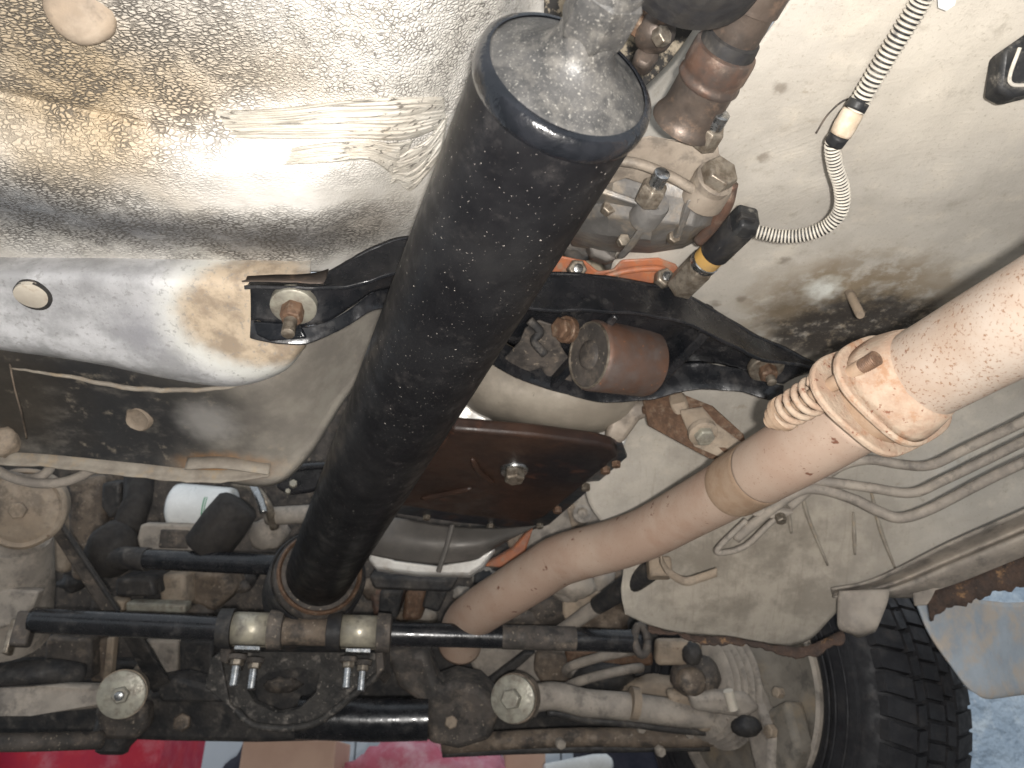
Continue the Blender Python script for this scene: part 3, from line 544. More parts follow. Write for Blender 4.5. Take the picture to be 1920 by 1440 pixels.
bolt(gb, W(1262, 446, .668), BACK + DN * .4, r=.006, h=.005, m='bolt')
bolt(gb, W(1140, 392, .655), BACK + DN * .3, r=.0065, h=.006, m='bolt')
# case lumps behind the cross member
for (x, y, d, rx, ry, rz) in ((1085, 455, .74, .022, .03, .018), (1150, 470, .75, .026, .03, .016), (1210, 480, .76, .022, .03, .014), (1255, 478, .77, .018, .02, .016), (1115, 430, .73, .012, .05, .02)):
    obj('case_boss', MB().ball(W(x, y - 8, d + .085), V((rx, 0, 0)), V((0, ry, 0)), V((0, 0, rz)), wob=.25, seed=x), M['alu'], gb, ang=180)
obj('case_web', MB().prism(poly([(1098, 445), (1128, 460), (1158, 484), (1140, 490), (1110, 478)], .775), FW * .03), M['darkalu'], gb, bevel=.003)
net = px([[(820, 650, .99), (900, 655, .94), (1000, 690, .925), (1100, 720, .925), (1180, 730, .94), (1215, 740, .99)],
          [(830, 700, 1.0), (880, 720, .945), (980, 745, .925), (1090, 765, .925), (1175, 765, .945), (1205, 770, 1.0)],
          [(850, 745, 1.03), (890, 765, .97), (980, 790, .95), (1080, 805, .95), (1150, 800, .965), (1180, 800, 1.02)],
          [(870, 775, 1.08), (910, 790, 1.03), (990, 810, 1.01), (1080, 826, 1.01), (1130, 822, 1.03), (1150, 818, 1.08)]])
M['belly'] = dirty('olive_dusty_casting', (.235, .205, .165), (.185, .16, .13), 14, dust=((.30, .265, .215), 14, .45, .7, .8), specks=((.10, .08, .06), 70, .7, .78), rough=(.5, .75), metal=.15, bump=(220, .3, .001))
obj('case_belly', netsheet(net, 8, 8, lambda p: .0025 * nz(p, 25)), M['belly'], gb, ang=180, solid=.004)
obj('mounting_ear', MB().prism(poly([(1150, 762), (1180, 755), (1235, 742), (1262, 752), (1240, 772), (1200, 788), (1170, 830), (1130, 840), (1140, 800)], .955), FW * .02), M['alu_brown'], gb, bevel=.006, seg=3)
bolt(gb, W(1212, 768, .945), DN + BACK * .4, r=.006, h=.004, m='rustbolt')
obj('case_plate', MB().prism(poly([(860, 745), (890, 770), (945, 800), (1010, 812), (1045, 822), (1010, 826), (860, 800), (820, 780)], .985), FW * .012), M['white_alu'], gb, bevel=.003)
obj('case_tip', MB().prism(poly([(1095, 818), (1130, 810), (1165, 800), (1178, 815), (1172, 838), (1110, 832)], .975), FW * .015), M['white_alu'], gb, bevel=.004)
# rusty universal bracket seen at the top
t = thing('joint_bracket', 'brown oily bracket with a bolt between the two shafts at the top', 'bracket', W(1220, 110, .62))
obj('arm', MB().prism(poly([(1192, 90), (1215, 75), (1240, 85), (1235, 110), (1215, 130), (1190, 118)], .60), FW * .02), M['brown_steel'], t, bevel=.004)
obj('knuckle', MB().ball(W(1228, 62, .59), V((.016, 0, 0)), V((0, .016, 0)), V((0, 0, .013)), wob=.08), M['brown_steel'], t, ang=180)
obj('hex_collar', MB().lathe(W(1200, 46, .59), CARR + V((0, .3, -.4)), [(-.012, .011), (.010, .011), (.012, .009)], 6), M['rustbolt'], t, ang=30, bevel=.001)
bolt(t, W(1238, 70, .576), BACK + CARR * .5 + DN * .3, r=.0075, h=.006, m='bolt')

# ---- orange bracket
t = thing('orange_bracket', 'orange painted bracket with two hex nuts above the black cross member', 'bracket', W(1170, 540, .80))
dob = lambda x, y: .815 + (y - 500) * .0004
obj('plate', MB().prism(poly([(1000, 545), (1040, 476), (1098, 488), (1122, 508), (1150, 504), (1165, 486), (1235, 482), (1268, 494), (1284, 520), (1272, 548), (1240, 560), (1100, 560)], dob), FW * .010), M['orange'], t, bevel=.003, seg=3)
obj('ridge', MB().tube(spline([W(1130, 520, .814), W(1175, 508, .812), W(1230, 503, .812), W(1255, 512, .814)], 6), [.002] + [.0035] * 17 + [.002], 10), M['orange'], t, ang=180)
bolt(t, W(1080, 506, .808), BACK + V((0, 0, -.5)), r=.0105, h=.008, m='bolt', name='nut', stud=(.005, .003))
bolt(t, W(1243, 524, .810), BACK + V((0, 0, -.3)), r=.0105, h=.010, m='bolt', name='nut', stud=(.005, .003))

# ---- speed sensor and plug
t = thing('speed_sensor', 'reversing switch with ochre ring and black plug beside the gearbox', 'sensor', W(1290, 520, .77))
p0 = W(1285, 528, .785); p1 = W(1395, 418, .70); sa = (p1 - p0).normalized(); SL = (p1 - p0).length
obj('hex_base', MB().lathe(p0, sa, [(-.01, .016), (.028, .016), (.031, .0145), (.034, .0135)], 6), M['bolt'], t, ang=30, bevel=.0012)
obj('metal_ring', MB().lathe(p0, sa, [(.030, .0128), (.034, .0145), (.0385, .0145), (.040, .0125)], 30), M['steel'], t, ang=40)
obj('ochre_ring', MB().lathe(p0, sa, [(.036, .0135), (.055, .0135), (.056, .013)], 30), M['yellow'], t, ang=40)
obj('plug_body', MB().lathe(p0, sa, [(.052, .0142), (.054, .0150), (.092, .0150), (.096, .0145)], 30), M['rubber'], t, ang=40)
su, sw = frame(sa)
obj('plug_cap', MB().box(p0 + sa * (SL * .86), sa * .024, (CARR * 1.0 - sa * CARR.dot(sa)).normalized() * .0105, sa.cross(CARR).normalized() * .0125), M['hose'], t, bevel=.003)
obj('plug_latch', MB().box(p0 + sa * (SL * .97) + V((0, -.012, -.003)), sa * .005, su * .008, sw * .003), M['rubber'], t, bevel=.001)
obj('wire', MB().tube(spline([W(1398, 424, .695), W(1410, 428, .694), W(1432, 436, .694)], 6), .0017, 8), M['yellow'], t, ang=180)

# ---- corrugated cable sleeve
t = thing('corrugated_sleeve', 'dusty black corrugated cable sleeve curving over the beige floor', 'cable sleeve', W(1585, 235, .61))
up_ = [(1830, -170, .49), (1752, -40, .53), (1725, 5, .545), (1690, 62, .56), (1645, 135, .58), (1608, 198, .60), (1582, 240, .612)]
lo_ = [(1582, 240, .612), (1562, 268, .622), (1566, 310, .635), (1578, 352, .648), (1577, 392, .660), (1552, 424, .672), (1510, 440, .682), (1465, 443, .690), (1418, 434, .695)]
for nm, pts, r0, nr in (('upper', up_, .0076, 44), ('lower', lo_, .0065, 52)):
    P = resample(spline([W(*q) for q in pts], 16), nr * 8)
    obj('inner_tube', MB().tube(P, r0 * .84, 16), M['hose'], t, ang=180)
    rb = MB()
    for k in range(nr):
        a = k * 8 + 1; seg = P[a:a + 6]
        if len(seg) < 5: continue
        rb.tube(seg, [r0 * .84, r0 * .97, r0 * 1.04, r0 * 1.04, r0 * .97, r0 * .84][:len(seg)], 16)
    o = obj('ridges', rb, M['hosedust'], t, ang=60); o['kind'] = 'stuff'
obj('tape_wrap', MB().tube(spline([W(1601, 208, .599), W(1588, 230, .604), W(1576, 252, .610)], 4), [.0082, .0086, .0088, .0087, .0088, .0090, .0088, .0086, .0083], 18), M['tape'], t, ang=180)
obj('tape_band', MB().tube(spline([W(1611, 190, .5965), W(1602, 206, .599)], 4), .0082, 18), M['hose'], t, ang=180)
obj('tape_band', MB().tube(spline([W(1576, 252, .612), W(1564, 268, .619)], 4), .0078, 18), M['hose'], t, ang=180)

# ================================================================== cross member
cm = thing('cross_member', 'black pressed steel cross member bolted across under the gearbox', 'cross member', W(1000, 600, .86))
rear = [(468, 524, .690), (520, 521, .692), (570, 520, .695), (612, 512, .70), (655, 490, .705), (700, 466, .71), (770, 446, .72), (880, 462, .745), (1000, 512, .775), (1100, 517, .785), (1200, 532, .80), (1280, 552, .815), (1345, 588, .83), (1420, 632, .845), (1490, 664, .86), (1548, 690, .87)]
hr = [.013, .015, .016, .022, .036, .043, .046, .048, .048, .048, .044, .042, .041, .034, .016, .008]
fr_ = [(470, 600, .705), (520, 606, .708), (570, 612, .712), (620, 600, .72), (660, 575, .73), (710, 545, .745), (790, 540, .79), (880, 600, .86), (960, 650, .90), (1040, 680, .915), (1130, 700, .925), (1220, 694, .925), (1300, 680, .92), (1380, 690, .91), (1440, 715, .90), (1470, 722, .895)]
hf = [.016, .018, .016, .012, .014, .018, .022, .030, .034, .034, .036, .036, .034, .028, .022, .008]
N = 110
RP = resample(spline([W(*q) for q in rear], 8), N); HR = [lerp([(i / 15, h) for i, h in enumerate(hr)], k / (N - 1)) for k in range(N)]
FP = resample(spline([W(*q) for q in fr_], 8), N); HF = [lerp([(i / 15, h) for i, h in enumerate(hf)], k / (N - 1)) for k in range(N)]
def pxx(p): return 960 + F * (p - CAM).dot(RT) / (p - CAM).dot(FW)
HR = [lerp([(q[0], h) for q, h in zip(rear, hr)], pxx(p)) for p in RP]; HF = [lerp([(q[0], h) for q, h in zip(fr_, hf)], pxx(p)) for p in FP]
def wv(p, s): return V((0, .0016 * nz(p, s, 2), .0012 * nz(p, s, 6)))
obj('rear_flange', MB().grid([[p + DN * (h * v) + V((0, -.010 * v * v, 0)) + wv(p, 26) for p, h in zip(RP, HR)] for v in (0, .08, .3, .6, .92, 1)]), M['black_gloss'], cm, ang=180, solid=.0035, bevel=.0008)
obj('front_flange', MB().grid([[p + DN * (h * v) + V((0, .006 * v, 0)) + wv(p, 30) for p, h in zip(FP, HF)] for v in (0, .2, .6, 1)]), M['black_gloss'], cm, ang=180, solid=.0035, bevel=.0008)
obj('web', MB().grid([[a.lerp(b, v) + V((0, 0, .002 * math.sin(v * math.pi))) + V((0, 0, .0018 * nz(a.lerp(b, v), 30))) for a, b in zip(RP, FP)] for v in [i / 14 for i in range(15)]]), M['black_gloss'], cm, ang=180, solid=.0035)
bolt(cm, W(551, 572, .693), DN + BACK * .28, r=.0105, h=.016, m='rustbolt', stud=(.0060, .018), washer=(.0205, .0045), wm='washer', sm_='bolt', name='nut')
bolt(cm, W(1436, 688, .872), DN + BACK * .28, r=.0105, h=.012, m='rustbolt', stud=(.0055, .009), washer=(.0200, .0045), wm='bolt', sm_='bolt', name='nut')
bolt(cm, W(1062, 618, .845), CARR * -1 + BACK * .6 + DN * .3, r=.0125, h=.010, m='rustbolt', washer=(.0150, .004), wm='rustbolt')
# gusset plates and spider inside the channel
obj('gusset', MB().prism([W(1150, 590, .83), W(1160, 600, .83), W(1045, 730, .905), W(1030, 728, .905)], V((.0, .0, .035))), M['black_gloss'], cm, bevel=.0015)
obj('gusset', MB().prism([W(1330, 610, .84), W(1345, 618, .84), W(1232, 735, .91), W(1215, 730, .91)], V((.0, .0, .03))), M['black_gloss'], cm, bevel=.0015)
obj('spider_plate', MB().prism(poly([(930, 690), (975, 640), (985, 615), (1010, 600), (1045, 612), (1052, 650), (1078, 690), (1070, 728), (1035, 726), (1015, 690), (985, 700), (970, 712)], lambda x, y: .845 + (y - 600) * .0006), V((0, .004, .004))), M['grime'], cm, bevel=.002)
obj('spider_arm', MB().tube(spline([W(992, 600, .84), W(1012, 622, .845), W(1002, 640, .85), W(1022, 665, .855)], 6), .005, 10), M['sooty'], cm, ang=180)
obj('end_tab', MB().prism([W(472, 602, .700), W(560, 606, .700), W(575, 634, .70), W(505, 640, .70), W(480, 628, .70)], V((0, .004, .003))), M['ring'], cm, bevel=.002)
obj('bared_end', MB().grid([[p + DN * (h * v) + V((0, -.0062 - .010 * v * v, 0)) for p, h in zip(RP[:13], HR[:13])] for v in (.05, .5, 1.0)]), M['brown_steel'], cm, ang=180, solid=.001)
# bushing
t = thing('mount_bushing', 'rusty cylindrical mount bushing held inside the black cross member', 'bushing', W(1160, 670, .86))
c1 = W(1106, 666, .85); c2 = W(1212, 680, .89); ba = (c2 - c1).normalized(); BL = (c2 - c1).length
obj('sleeve', MB().lathe(c1, ba, [(.006, .0355), (0, .0360), (-.001, .0375), (.001, .0392), (.004, .0396), (BL - .004, .0396), (BL, .0385)], 64), M['sleeve'], t, ang=50)
obj('rubber_core', MB().lathe(c1, ba, [(-.001, .0355), (.0005, .0345), (.003, .032), (.005, .022), (.003, .018), (-.003, .016), (-.005, .012)], 48), M['grime'], t, ang=60)
obj('steel_lip', MB().lathe(c1, ba, [(-.0005, .0350), (-.003, .0355), (-.003, .0370), (0, .0376)], 64, cap=False), M['bolt'], t, ang=60)

# ================================================================== oil pan
op = thing('oil_pan', 'rusty dark red oil pan with shiny drain plug behind the drive shaft', 'oil pan', WH(960, 890, .38))
HP = .37
pan = [(848, 806), (1000, 818), (1120, 834), (1150, 842), (1160, 858), (1020, 972), (990, 980), (860, 966), (740, 946), (725, 938)]
obj('pan_floor', MB().prism([WH(x, y, HP) for x, y in pan], V((0, 0, .018))), M['pan'], op, bevel=.005, seg=3)
rim = [(842, 792), (1000, 806), (1130, 822), (1168, 836), (1176, 858), (1030, 984), (1000, 994), (860, 980), (735, 962), (705, 950)]
obj('rim', MB().prism([WH(x, y, HP + .013) for x, y in rim], V((0, 0, .006))), M['panrim'], op, bevel=.0015)
obj('pressed_rib', MB().tube(spline([WH(885, 860, HP - .001), WH(900, 885, HP - .001), WH(925, 905, HP - .001)], 6), [.002, .004] + [.005] * 9 + [.004, .002], 10), M['pan'], op, ang=180)
obj('pressed_rib', MB().tube(spline([WH(790, 935, HP - .001), WH(840, 925, HP - .001), WH(885, 915, HP - .001)], 6), [.002, .004] + [.005] * 9 + [.004, .002], 10), M['pan'], op, ang=180)
bolt(op, WH(964, 878, HP), DN + BACK * .15, r=.0135, h=.013, m='bolt', washer=(.018, .006), wm='steel', n=6, name='drain_plug')
for x, y in ((935, 812), (1080, 828), (1135, 880), (1098, 912), (1045, 955), (920, 985), (800, 968), (1155, 868), (1012, 984), (870, 802)):
    bolt(op, WH(x, y, HP + .012 - (.012 if y in (880, 912, 955) else 0)), DN, r=.0065, h=.006, m='rustbolt' if x % 2 else 'bolt')
# ---- flywheel cover
t = thing('bell_housing', 'dull grey bell housing with bright crescent edge in front of the oil pan', 'bell housing', W(820, 1030, 1.2))
net = px([[(640, 960, 1.22), (740, 970, 1.20), (830, 985, 1.19), (930, 990, 1.20), (1010, 985, 1.23)], [(650, 1000, 1.20), (730, 1010, 1.18), (830, 1022, 1.17), (910, 1020, 1.18), (960, 1010, 1.21)],
          [(670, 1035, 1.20), (740, 1050, 1.185), (820, 1058, 1.18), (890, 1050, 1.19), (925, 1030, 1.22)]])
obj('cover', netsheet(net, 8, 8), M['darkalu'], t, ang=180, solid=.004)
obj('crescent', MB().prism(poly([(695, 1030), (740, 1050), (820, 1060), (890, 1048), (930, 1026), (905, 1062), (880, 1078), (780, 1076), (705, 1066), (690, 1050)], 1.195), V((0, .02, 0))), M['white_alu'], t, bevel=.004, seg=3)
obj('rib', MB().tube([W(848, 985, 1.178), W(836, 1030, 1.165), W(822, 1072, 1.17)], .004, 8), M['darkalu'], t)

# ================================================================== exhaust
ex = thing('exhaust_pipe', 'rust-speckled tan exhaust pipe with spring-loaded flange joint', 'exhaust', W(1640, 745, .6))
rp = [W(1655, 742, .585), W(1700, 718, .568), W(1760, 685, .545), (W(1840, 640, .515)), W(1950, 580, .475), W(2150, 470, .42)]
rp.append(rp[-1] + (rp[-1] - rp[-2]) * 2.5); P = spline(rp, 10); obj('rear_pipe', MB().tube(P, [.0345 if i < 3 else .0335 - .0003 * min(1, i / 10) for i in range(len(P))], 56), M['exhaust'], ex, ang=180)
fp = [W(1640, 752, .600), W(1560, 803, .645), W(1480, 852, .70), W(1400, 898, .765), W(1300, 953, .85), W(1215, 998, .92), W(1150, 1022, .97), W(1090, 1038, 1.01), W(1045, 1053, 1.045), W(1003, 1079, 1.08), W(953, 1111, 1.12), W(903, 1143, 1.17), W(872, 1170, 1.22), W(862, 1210, 1.26)]
P = spline(fp, 10); obj('front_pipe', MB().tube(P, [.0305 + .0045 * sm(40, 95, i) for i in range(len(P))], 48), M['exhaust_front'], ex, ang=180)
ib = [i for i, p in enumerate(P)]
band = spline([W(1430, 881, .735), W(1405, 895, .757), W(1374, 912, .785)], 6)
obj('wide_sleeve', MB().tube(spline([W(1620, 765, .612), W(1500, 840, .682), W(1424, 884, .740)], 10), [.0322] * 20 + [.0317], 48), M['exhaust_front'], ex, ang=180)
obj('band', MB().tube(band, [.0315] + [.0324] * (len(band) - 2) + [.0315], 48), M['exhaust_band'], ex, ang=60)
# two-lobe flanges of the ball joint
fa = (rp[0] - rp[2]).normalized(); fc = W(1662, 738, .583)
la = W(1566, 706, .566) - fc; la = (la - fa * la.dot(fa)).normalized(); lb = fa.cross(la)
def lobes(c, a, b, n=64):
    out = []
    for k in range(n):
        th = 2 * math.pi * k / n; cth, sth = math.cos(th), math.sin(th)
        r = 1 / math.sqrt((cth / a) ** 2 + (sth / b) ** 2); r *= 1 + .05 * math.cos(4 * th)
        out.append(c + la * (r * cth) + lb * (r * sth))
    return out
obj('rear_flange', MB().prism(lobes(fc - fa * .010, .054, .0440), fa * .006), M['exhaust_flange'], ex, bevel=.002, seg=3)
obj('flange_collar', MB().rings([lobes(fc - fa * .036, .0350, .0350), lobes(fc - fa * .026, .039, .0390), lobes(fc - fa * .016, .043, .0415), lobes(fc - fa * .009, .046, .042)]), M['exhaust_flange'], ex, ang=180)
obj('front_flange', MB().prism(lobes(fc + fa * .010, .058, .0440), fa * .006), M['exhaust_flange'], ex, bevel=.002, seg=3)
obj('joint_cone', MB().lathe(fc, fa, [(-.006, .0355), (.002, .037), (.010, .036), (.022, .032)], 48), M['exhaust_band'], ex, ang=60)
# spring bolt (towards the cross member) and second stud
b0 = fc + la * .044 + fa * .015
sp = MB(); turns = 5; LS = .046; Pp = []
for i in range(turns * 18 + 1):
    th = 2 * math.pi * i / 18; t_ = LS * i / (turns * 18); rr = .0135 - .0020 * (i / (turns * 18))
    Pp.append(b0 + fa * (t_ + .002) + (la * math.cos(th) + lb * math.sin(th)) * rr)
obj('spring', sp.tube(Pp, .0027, 10), M['exhaust_flange'], ex, ang=180)
obj('spring_seat', MB().lathe(b0, fa, [(LS - .001, .0145), (LS + .003, .0145), (LS + .005, .011), (LS + .011, .0105), (LS + .012, .008)], 28), M['exhaust_band'], ex, ang=40)
obj('spring_bolt', MB().lathe(b0, fa, [(-.035, .0058), (LS + .018, .0058)], 16), M['exhaust_band'], ex, ang=40)
pr = []
for i in range(18): pr += [(-.0015 * i, .0050), (-.00075 - .0015 * i, .0056)]
obj('stud', MB().lathe(b0 - fa * .022, fa, pr, 16), M['rustbolt'], ex, ang=60)

# ---- bracket with bolt left of the exhaust
t = thing('gearbox_stay', 'tan dusty stay plate with bolt between gearbox and exhaust pipe', 'stay', W(1300, 800, .9))
obj('plate', MB().prism([W(1205, 752, .93), W(1240, 735, .93), W(1340, 775, .90), W(1400, 830, .86), W(1395, 870, .84), W(1330, 862, .87), (W(1270, 830, .90)), W(1215, 800, .93)], V((0, .003, .012))), M['rustbolt'], t, bevel=.002)
obj('clamp_plate', MB().prism([W(1275, 775, .893), W(1318, 768, .890), W(1345, 800, .876), W(1392, 835, .853), W(1372, 868, .850), W(1300, 838, .878)], V((0, .002, .006))), M['tan'], t, bevel=.003)
bolt(t, W(1318, 812, .868), DN + BACK * .5, r=.0115, h=.008, m='washer', washer=(.0165, .003), wm='tan')
obj('hook', MB().prism([W(1255, 760, .91), W(1290, 752, .91), W(1296, 775, .905), W(1268, 785, .905)], V((0, .01, .02))), M['tan'], t, bevel=.004)

# ---- brake / fuel lines
for lab, pts, r in (('grey brake line nearest the exhaust flange, bending up beside it', [(1480, 950, 1.0), (1540, 900, .99), (1580, 873, .975), (1630, 862, .965), (1690, 871, .955), (1745, 872, .94), (1810, 842, .92), (1930, 785, .88), (2100, 700, .84)], .0062),
                    ('middle grey fuel line with a shallow bend on the toe panel', [(1440, 925, 1.0), (1510, 903, .985), (1570, 906, .975), (1640, 916, .965), (1710, 924, .955), (1770, 900, .94), (1930, 822, .90), (2100, 740, .85)], .0062),
                    ('lowest grey fuel line with a deep bend on the toe panel', [(1380, 1010, 1.02), (1440, 960, 1.0), (1495, 922, .985), (1540, 918, .98), (1600, 936, .975), (1650, 960, .97), (1690, 971, .965), (1745, 954, .955), (1840, 905, .93), (1930, 862, .905), (2100, 790, .86)], .0068)):
    o = obj('fluid_line', MB().tube(spline([W(*q) for q in pts], 10), r, 14), M['greytan'], ang=180); tag(o, lab, 'pipe', 'fluid lines along the floor')
t = thing('line_clip', 'grey line clip with a small bolt under the exhaust pipe', 'clip', W(1450, 970, 1.0))
obj('strap', MB().tube(spline([W(1400, 975, 1.01), W(1345, 1030, 1.02), W(1365, 1035, 1.02), W(1400, 1022, 1.015), W(1440, 985, 1.005), W(1475, 955, 1.0)], 8), .004, 10), M['greytan'], t, ang=180)
obj('tab', MB().prism([W(1410, 968, 1.0), W(1440, 955, .995), W(1490, 962, .99), W(1462, 975, .995)], V((0, .004, .008))), M['greytan'], t, bevel=.002)
bolt(t, W(1463, 970, .985), DN + BACK * .4, r=.007, h=.008, m='bolt')
t = obj('hanger_strap', MB().grid([[p + V((0, .006 * v, -.010 * v)) for p in resample(spline([W(1240, 1040, .99), W(1255, 1065, 1.0), W(1285, 1082, 1.0), W(1315, 1075, 1.0), W(1345, 1065, 1.0)], 8), 40)] for v in (0, .5, 1)]), M['tan'], ang=180, solid=.002)
tag(t, 'thin curved tan strap on the lower toe panel under the exhaust', 'strap')

# ================================================================== engine masses in the dark bay
en = thing('engine_block', 'grimy brown engine block deep in the bay behind the stabilizer bar', 'engine', W(500, 1050, 1.55))
def slab(pts, d, th, m, par, bev=.006, name='casting', seg=2): return obj(name, MB().prism(poly(pts, d), FW * th), M[m], par, bevel=bev, seg=seg)
slab([(-150, 820), (430, 700), (700, 560), (1000, 700), (1160, 900), (1160, 1180), (700, 1300), (-150, 1300)], 1.62, .06, 'grime', en, name='block_wall')
slab([(120, 900), (190, 890), (196, 1000), (170, 1090), (130, 1090)], 1.42, .1, 'grime2', en, .012, seg=3)
slab([(90, 930), (150, 925), (160, 1010), (120, 1080), (92, 1070)], 1.50, .1, 'tan', en, .012, seg=3)
slab([(190, 905), (225, 905), (225, 960), (205, 975), (188, 950)], 1.40, .05, 'sooty', en, .006)
slab([(215, 1085), (285, 1085), (292, 1120), (215, 1120)], 1.38, .08, 'sooty', en, .006)
slab([(295, 1080), (345, 1075), (350, 1140), (300, 1140)], 1.42, .08, 'tan', en, .008)
slab([(345, 1075), (420, 1070), (440, 1110), (400, 1150), (350, 1130)], 1.46, .08, 'grime2', en, .01)
slab([(235, 1130), (348, 1134), (346, 1152), (235, 1148)], 1.36, .03, 'washer', en, .004, name='pale_rail')
slab([(200, 1125), (232, 1128), (230, 1150), (200, 1148)], 1.36, .03, 'tan', en, .004)
slab([(270, 1200), (335, 1200), (330, 1275), (300, 1300), (275, 1275)], 1.44, .05, 'greytan', en, .006)
slab([(200, 1196), (214, 1196), (205, 1290), (190, 1290)], 1.40, .02, 'tan', en, .003, name='stay')
slab([(85, 1195), (170, 1198), (172, 1275), (78, 1275)], 1.38, .06, 'grime', en, .006)
slab([(170, 1200), (200, 1200), (195, 1280), (168, 1280)], 1.41, .04, 'grime2', en, .006)
slab([(335, 1200), (400, 1200), (395, 1300), (335, 1300)], 1.42, .06, 'sooty', en, .006)
slab([(690, 1080), (860, 1085), (845, 1112), (700, 1106)], 1.33, .06, 'sooty', en, .006, name='beam')
slab([(690, 1105), (760, 1105), (745, 1160), (700, 1160)], 1.42, .06, 'copper', en, .008)
slab([(712, 1108), (755, 1108), (745, 1160), (708, 1160)], 1.40, .03, 'sooty', en, .004)
slab([(760, 1108), (800, 1108), (790, 1165), (752, 1165)], 1.42, .06, 'rustbolt', en, .008)
slab([(800, 1105), (842, 1105), (822, 1150), (790, 1140)], 1.39, .05, 'sooty', en, .005)
slab([(905, 1062), (960, 1030), (985, 1000), (1000, 990), (985, 1035), (950, 1066)], 1.24, .02, 'orange', en, .003, name='orange_gasket')
slab([(945, 1000), (985, 985), (990, 1010), (955, 1030)], 1.27, .03, 'grime2', en, .004)
slab([(985, 990), (1060, 940), (1160, 880), (1160, 1000), (1040, 1050), (990, 1060)], 1.30, .05, 'greytan', en, .01, name='block_side')
slab([(1060, 940), (1075, 936), (1085, 985), (1072, 990)], 1.285, .01, 'tan', en, .002)
obj('boss', MB().lathe(W(1090, 965, 1.29), BACK, [(-.02, .016), (.006, .016), (.008, .010), (.003, .007)], 24), M['greytan'], en, ang=50)
obj('wiring', MB().tube(spline([W(440, 905, 1.36), W(475, 915, 1.34), W(500, 945, 1.33), W(515, 990, 1.35)], 8), .008, 10), M['bolt'], en, ang=180)
obj('wiring', MB().tube(spline([W(470, 900, 1.33), W(487, 935, 1.31), W(495, 962, 1.30)], 8), .0065, 10), M['steel'], en, ang=180)
obj('manifold', MB().tube(spline([W(505, 968, 1.36), W(560, 965, 1.34), W(640, 960, 1.36)], 6), .016, 16), M['greytan'], en, ang=180)
obj('cone', MB().ball(W(505, 1000, 1.38), V((.035, 0, 0)), V((0, .03, 0)), V((0, 0, .03)), wob=.2), M['greytan'], en, ang=180)
for k in range(26):
    x = random.uniform(560, 1060); y = random.uniform(900, 1160) if x < 700 else random.uniform(1060, 1170); s_ = random.uniform(.012, .035)
    obj('casting', MB().ball(W(x, y, random.uniform(1.44, 1.56)), V((s_, 0, 0)), V((0, s_, 0)), V((0, 0, s_ * random.uniform(.5, 1))), 14, 8, wob=.4, seed=k), M[random.choice(['grime', 'grime2', 'sooty', 'greytan'])], en, ang=180)
for k in range(22):
    x = random.uniform(100, 520); y = random.uniform(1070, 1290); s_ = random.uniform(.010, .028)
    obj('casting', MB().ball(W(x, y, random.uniform(1.46, 1.56)), V((s_ * 1.4, 0, 0)), V((0, s_, 0)), V((0, 0, s_)), 14, 8, wob=.4, seed=k + 50), M[random.choice(['grime', 'grime2', 'tan', 'sooty'])], en, ang=180)

# ---- black bracket with white bolt heads, near the shaft
t = thing('engine_mount_bracket', 'glossy black bracket with two pale bolts left of the shaft', 'bracket', W(560, 900, 1.1))
obj('plate', MB().prism(poly([(520, 885), (570, 872), (640, 868), (640, 905), (580, 925), (540, 930), (515, 915)], 1.12), FW * .03), M['black_gloss'], t, bevel=.006, seg=3)
obj('fold', MB().tube(spline([W(520, 888, 1.11), W(570, 876, 1.11), W(640, 872, 1.11)], 6), .005, 10), M['black_gloss'], t, ang=180)
bolt(t, W(550, 908, 1.11), BACK, r=.006, h=.006, m='washer'); bolt(t, W(540, 922, 1.11), BACK, r=.004, h=.005, m='washer')

# ---- oil filter, boot, bracket, black rod
t = thing('oil_filter', 'white oil filter can with a green print behind a black rubber boot', 'oil filter', W(385, 950, 1.36))
fa_ = (W(440, 950, 1.36) - W(330, 940, 1.36)).normalized(); f0 = W(322, 948, 1.36)
obj('can', MB().lathe(f0, fa_, [(-.001, .020), (0, .030), (.006, .0385), (.014, .0405), (.100, .0405), (.106, .039), (.108, .034)], 48), M['white'], t, ang=60)
def arcpatch(o, ax, r, t0, t1, a0, a1, n=10):
    u, w = frame(ax); return MB().grid([[o + ax * (t0 + (t1 - t0) * i / 3) + r * (u * math.cos(a0 + (a1 - a0) * j / n) + w * math.sin(a0 + (a1 - a0) * j / n)) for j in range(n + 1)] for i in range(4)])
u_, w_ = frame(fa_); th0 = math.atan2((CAM - f0).normalized().dot(w_), (CAM - f0).normalized().dot(u_))
obj('print_block', arcpatch(f0, fa_, .0409, .080, .092, th0 - .2, th0 + .75), M['green'], t, ang=180)
obj('print_line', arcpatch(f0, fa_, .0409, .068, .070, th0 - .5, th0 + .75), M['green'], t, ang=180)
obj('print_line', arcpatch(f0, fa_, .0409, .072, .0735, th0 - .5, th0 + .75), M['green'], t, ang=180)
t = thing('rubber_boot', 'matt black rubber boot in front of the white oil filter', 'boot', W(430, 985, 1.28))
obj('boot', MB().lathe(W(400, 1010, 1.28), W(446, 948, 1.285) - W(400, 1010, 1.28), [(-.024, .034), (-.020, .038), (.03, .039), (.066, .036), (.072, .030), (.074, .01)], 40), M['blackcup'], t, ang=60)
t = thing('flat_bracket', 'flat dirty grey bracket plate below the white oil filter', 'bracket', W(340, 1012, 1.3))
obj('plate', MB().prism(poly([(262, 985), (272, 982), (375, 984), (425, 1036), (262, 1036), (256, 1010)], 1.31), FW * .02), M['greytan'], t, bevel=.004)
obj('dirt_fold', MB().prism(poly([(300, 992), (355, 994), (352, 1030), (296, 1028)], 1.308), FW * .01), M['grime'], t, bevel=.003)
t = thing('steering_rack_tube', 'long glossy black tube running left of the shaft end', 'tube', W(400, 1055, 1.27))
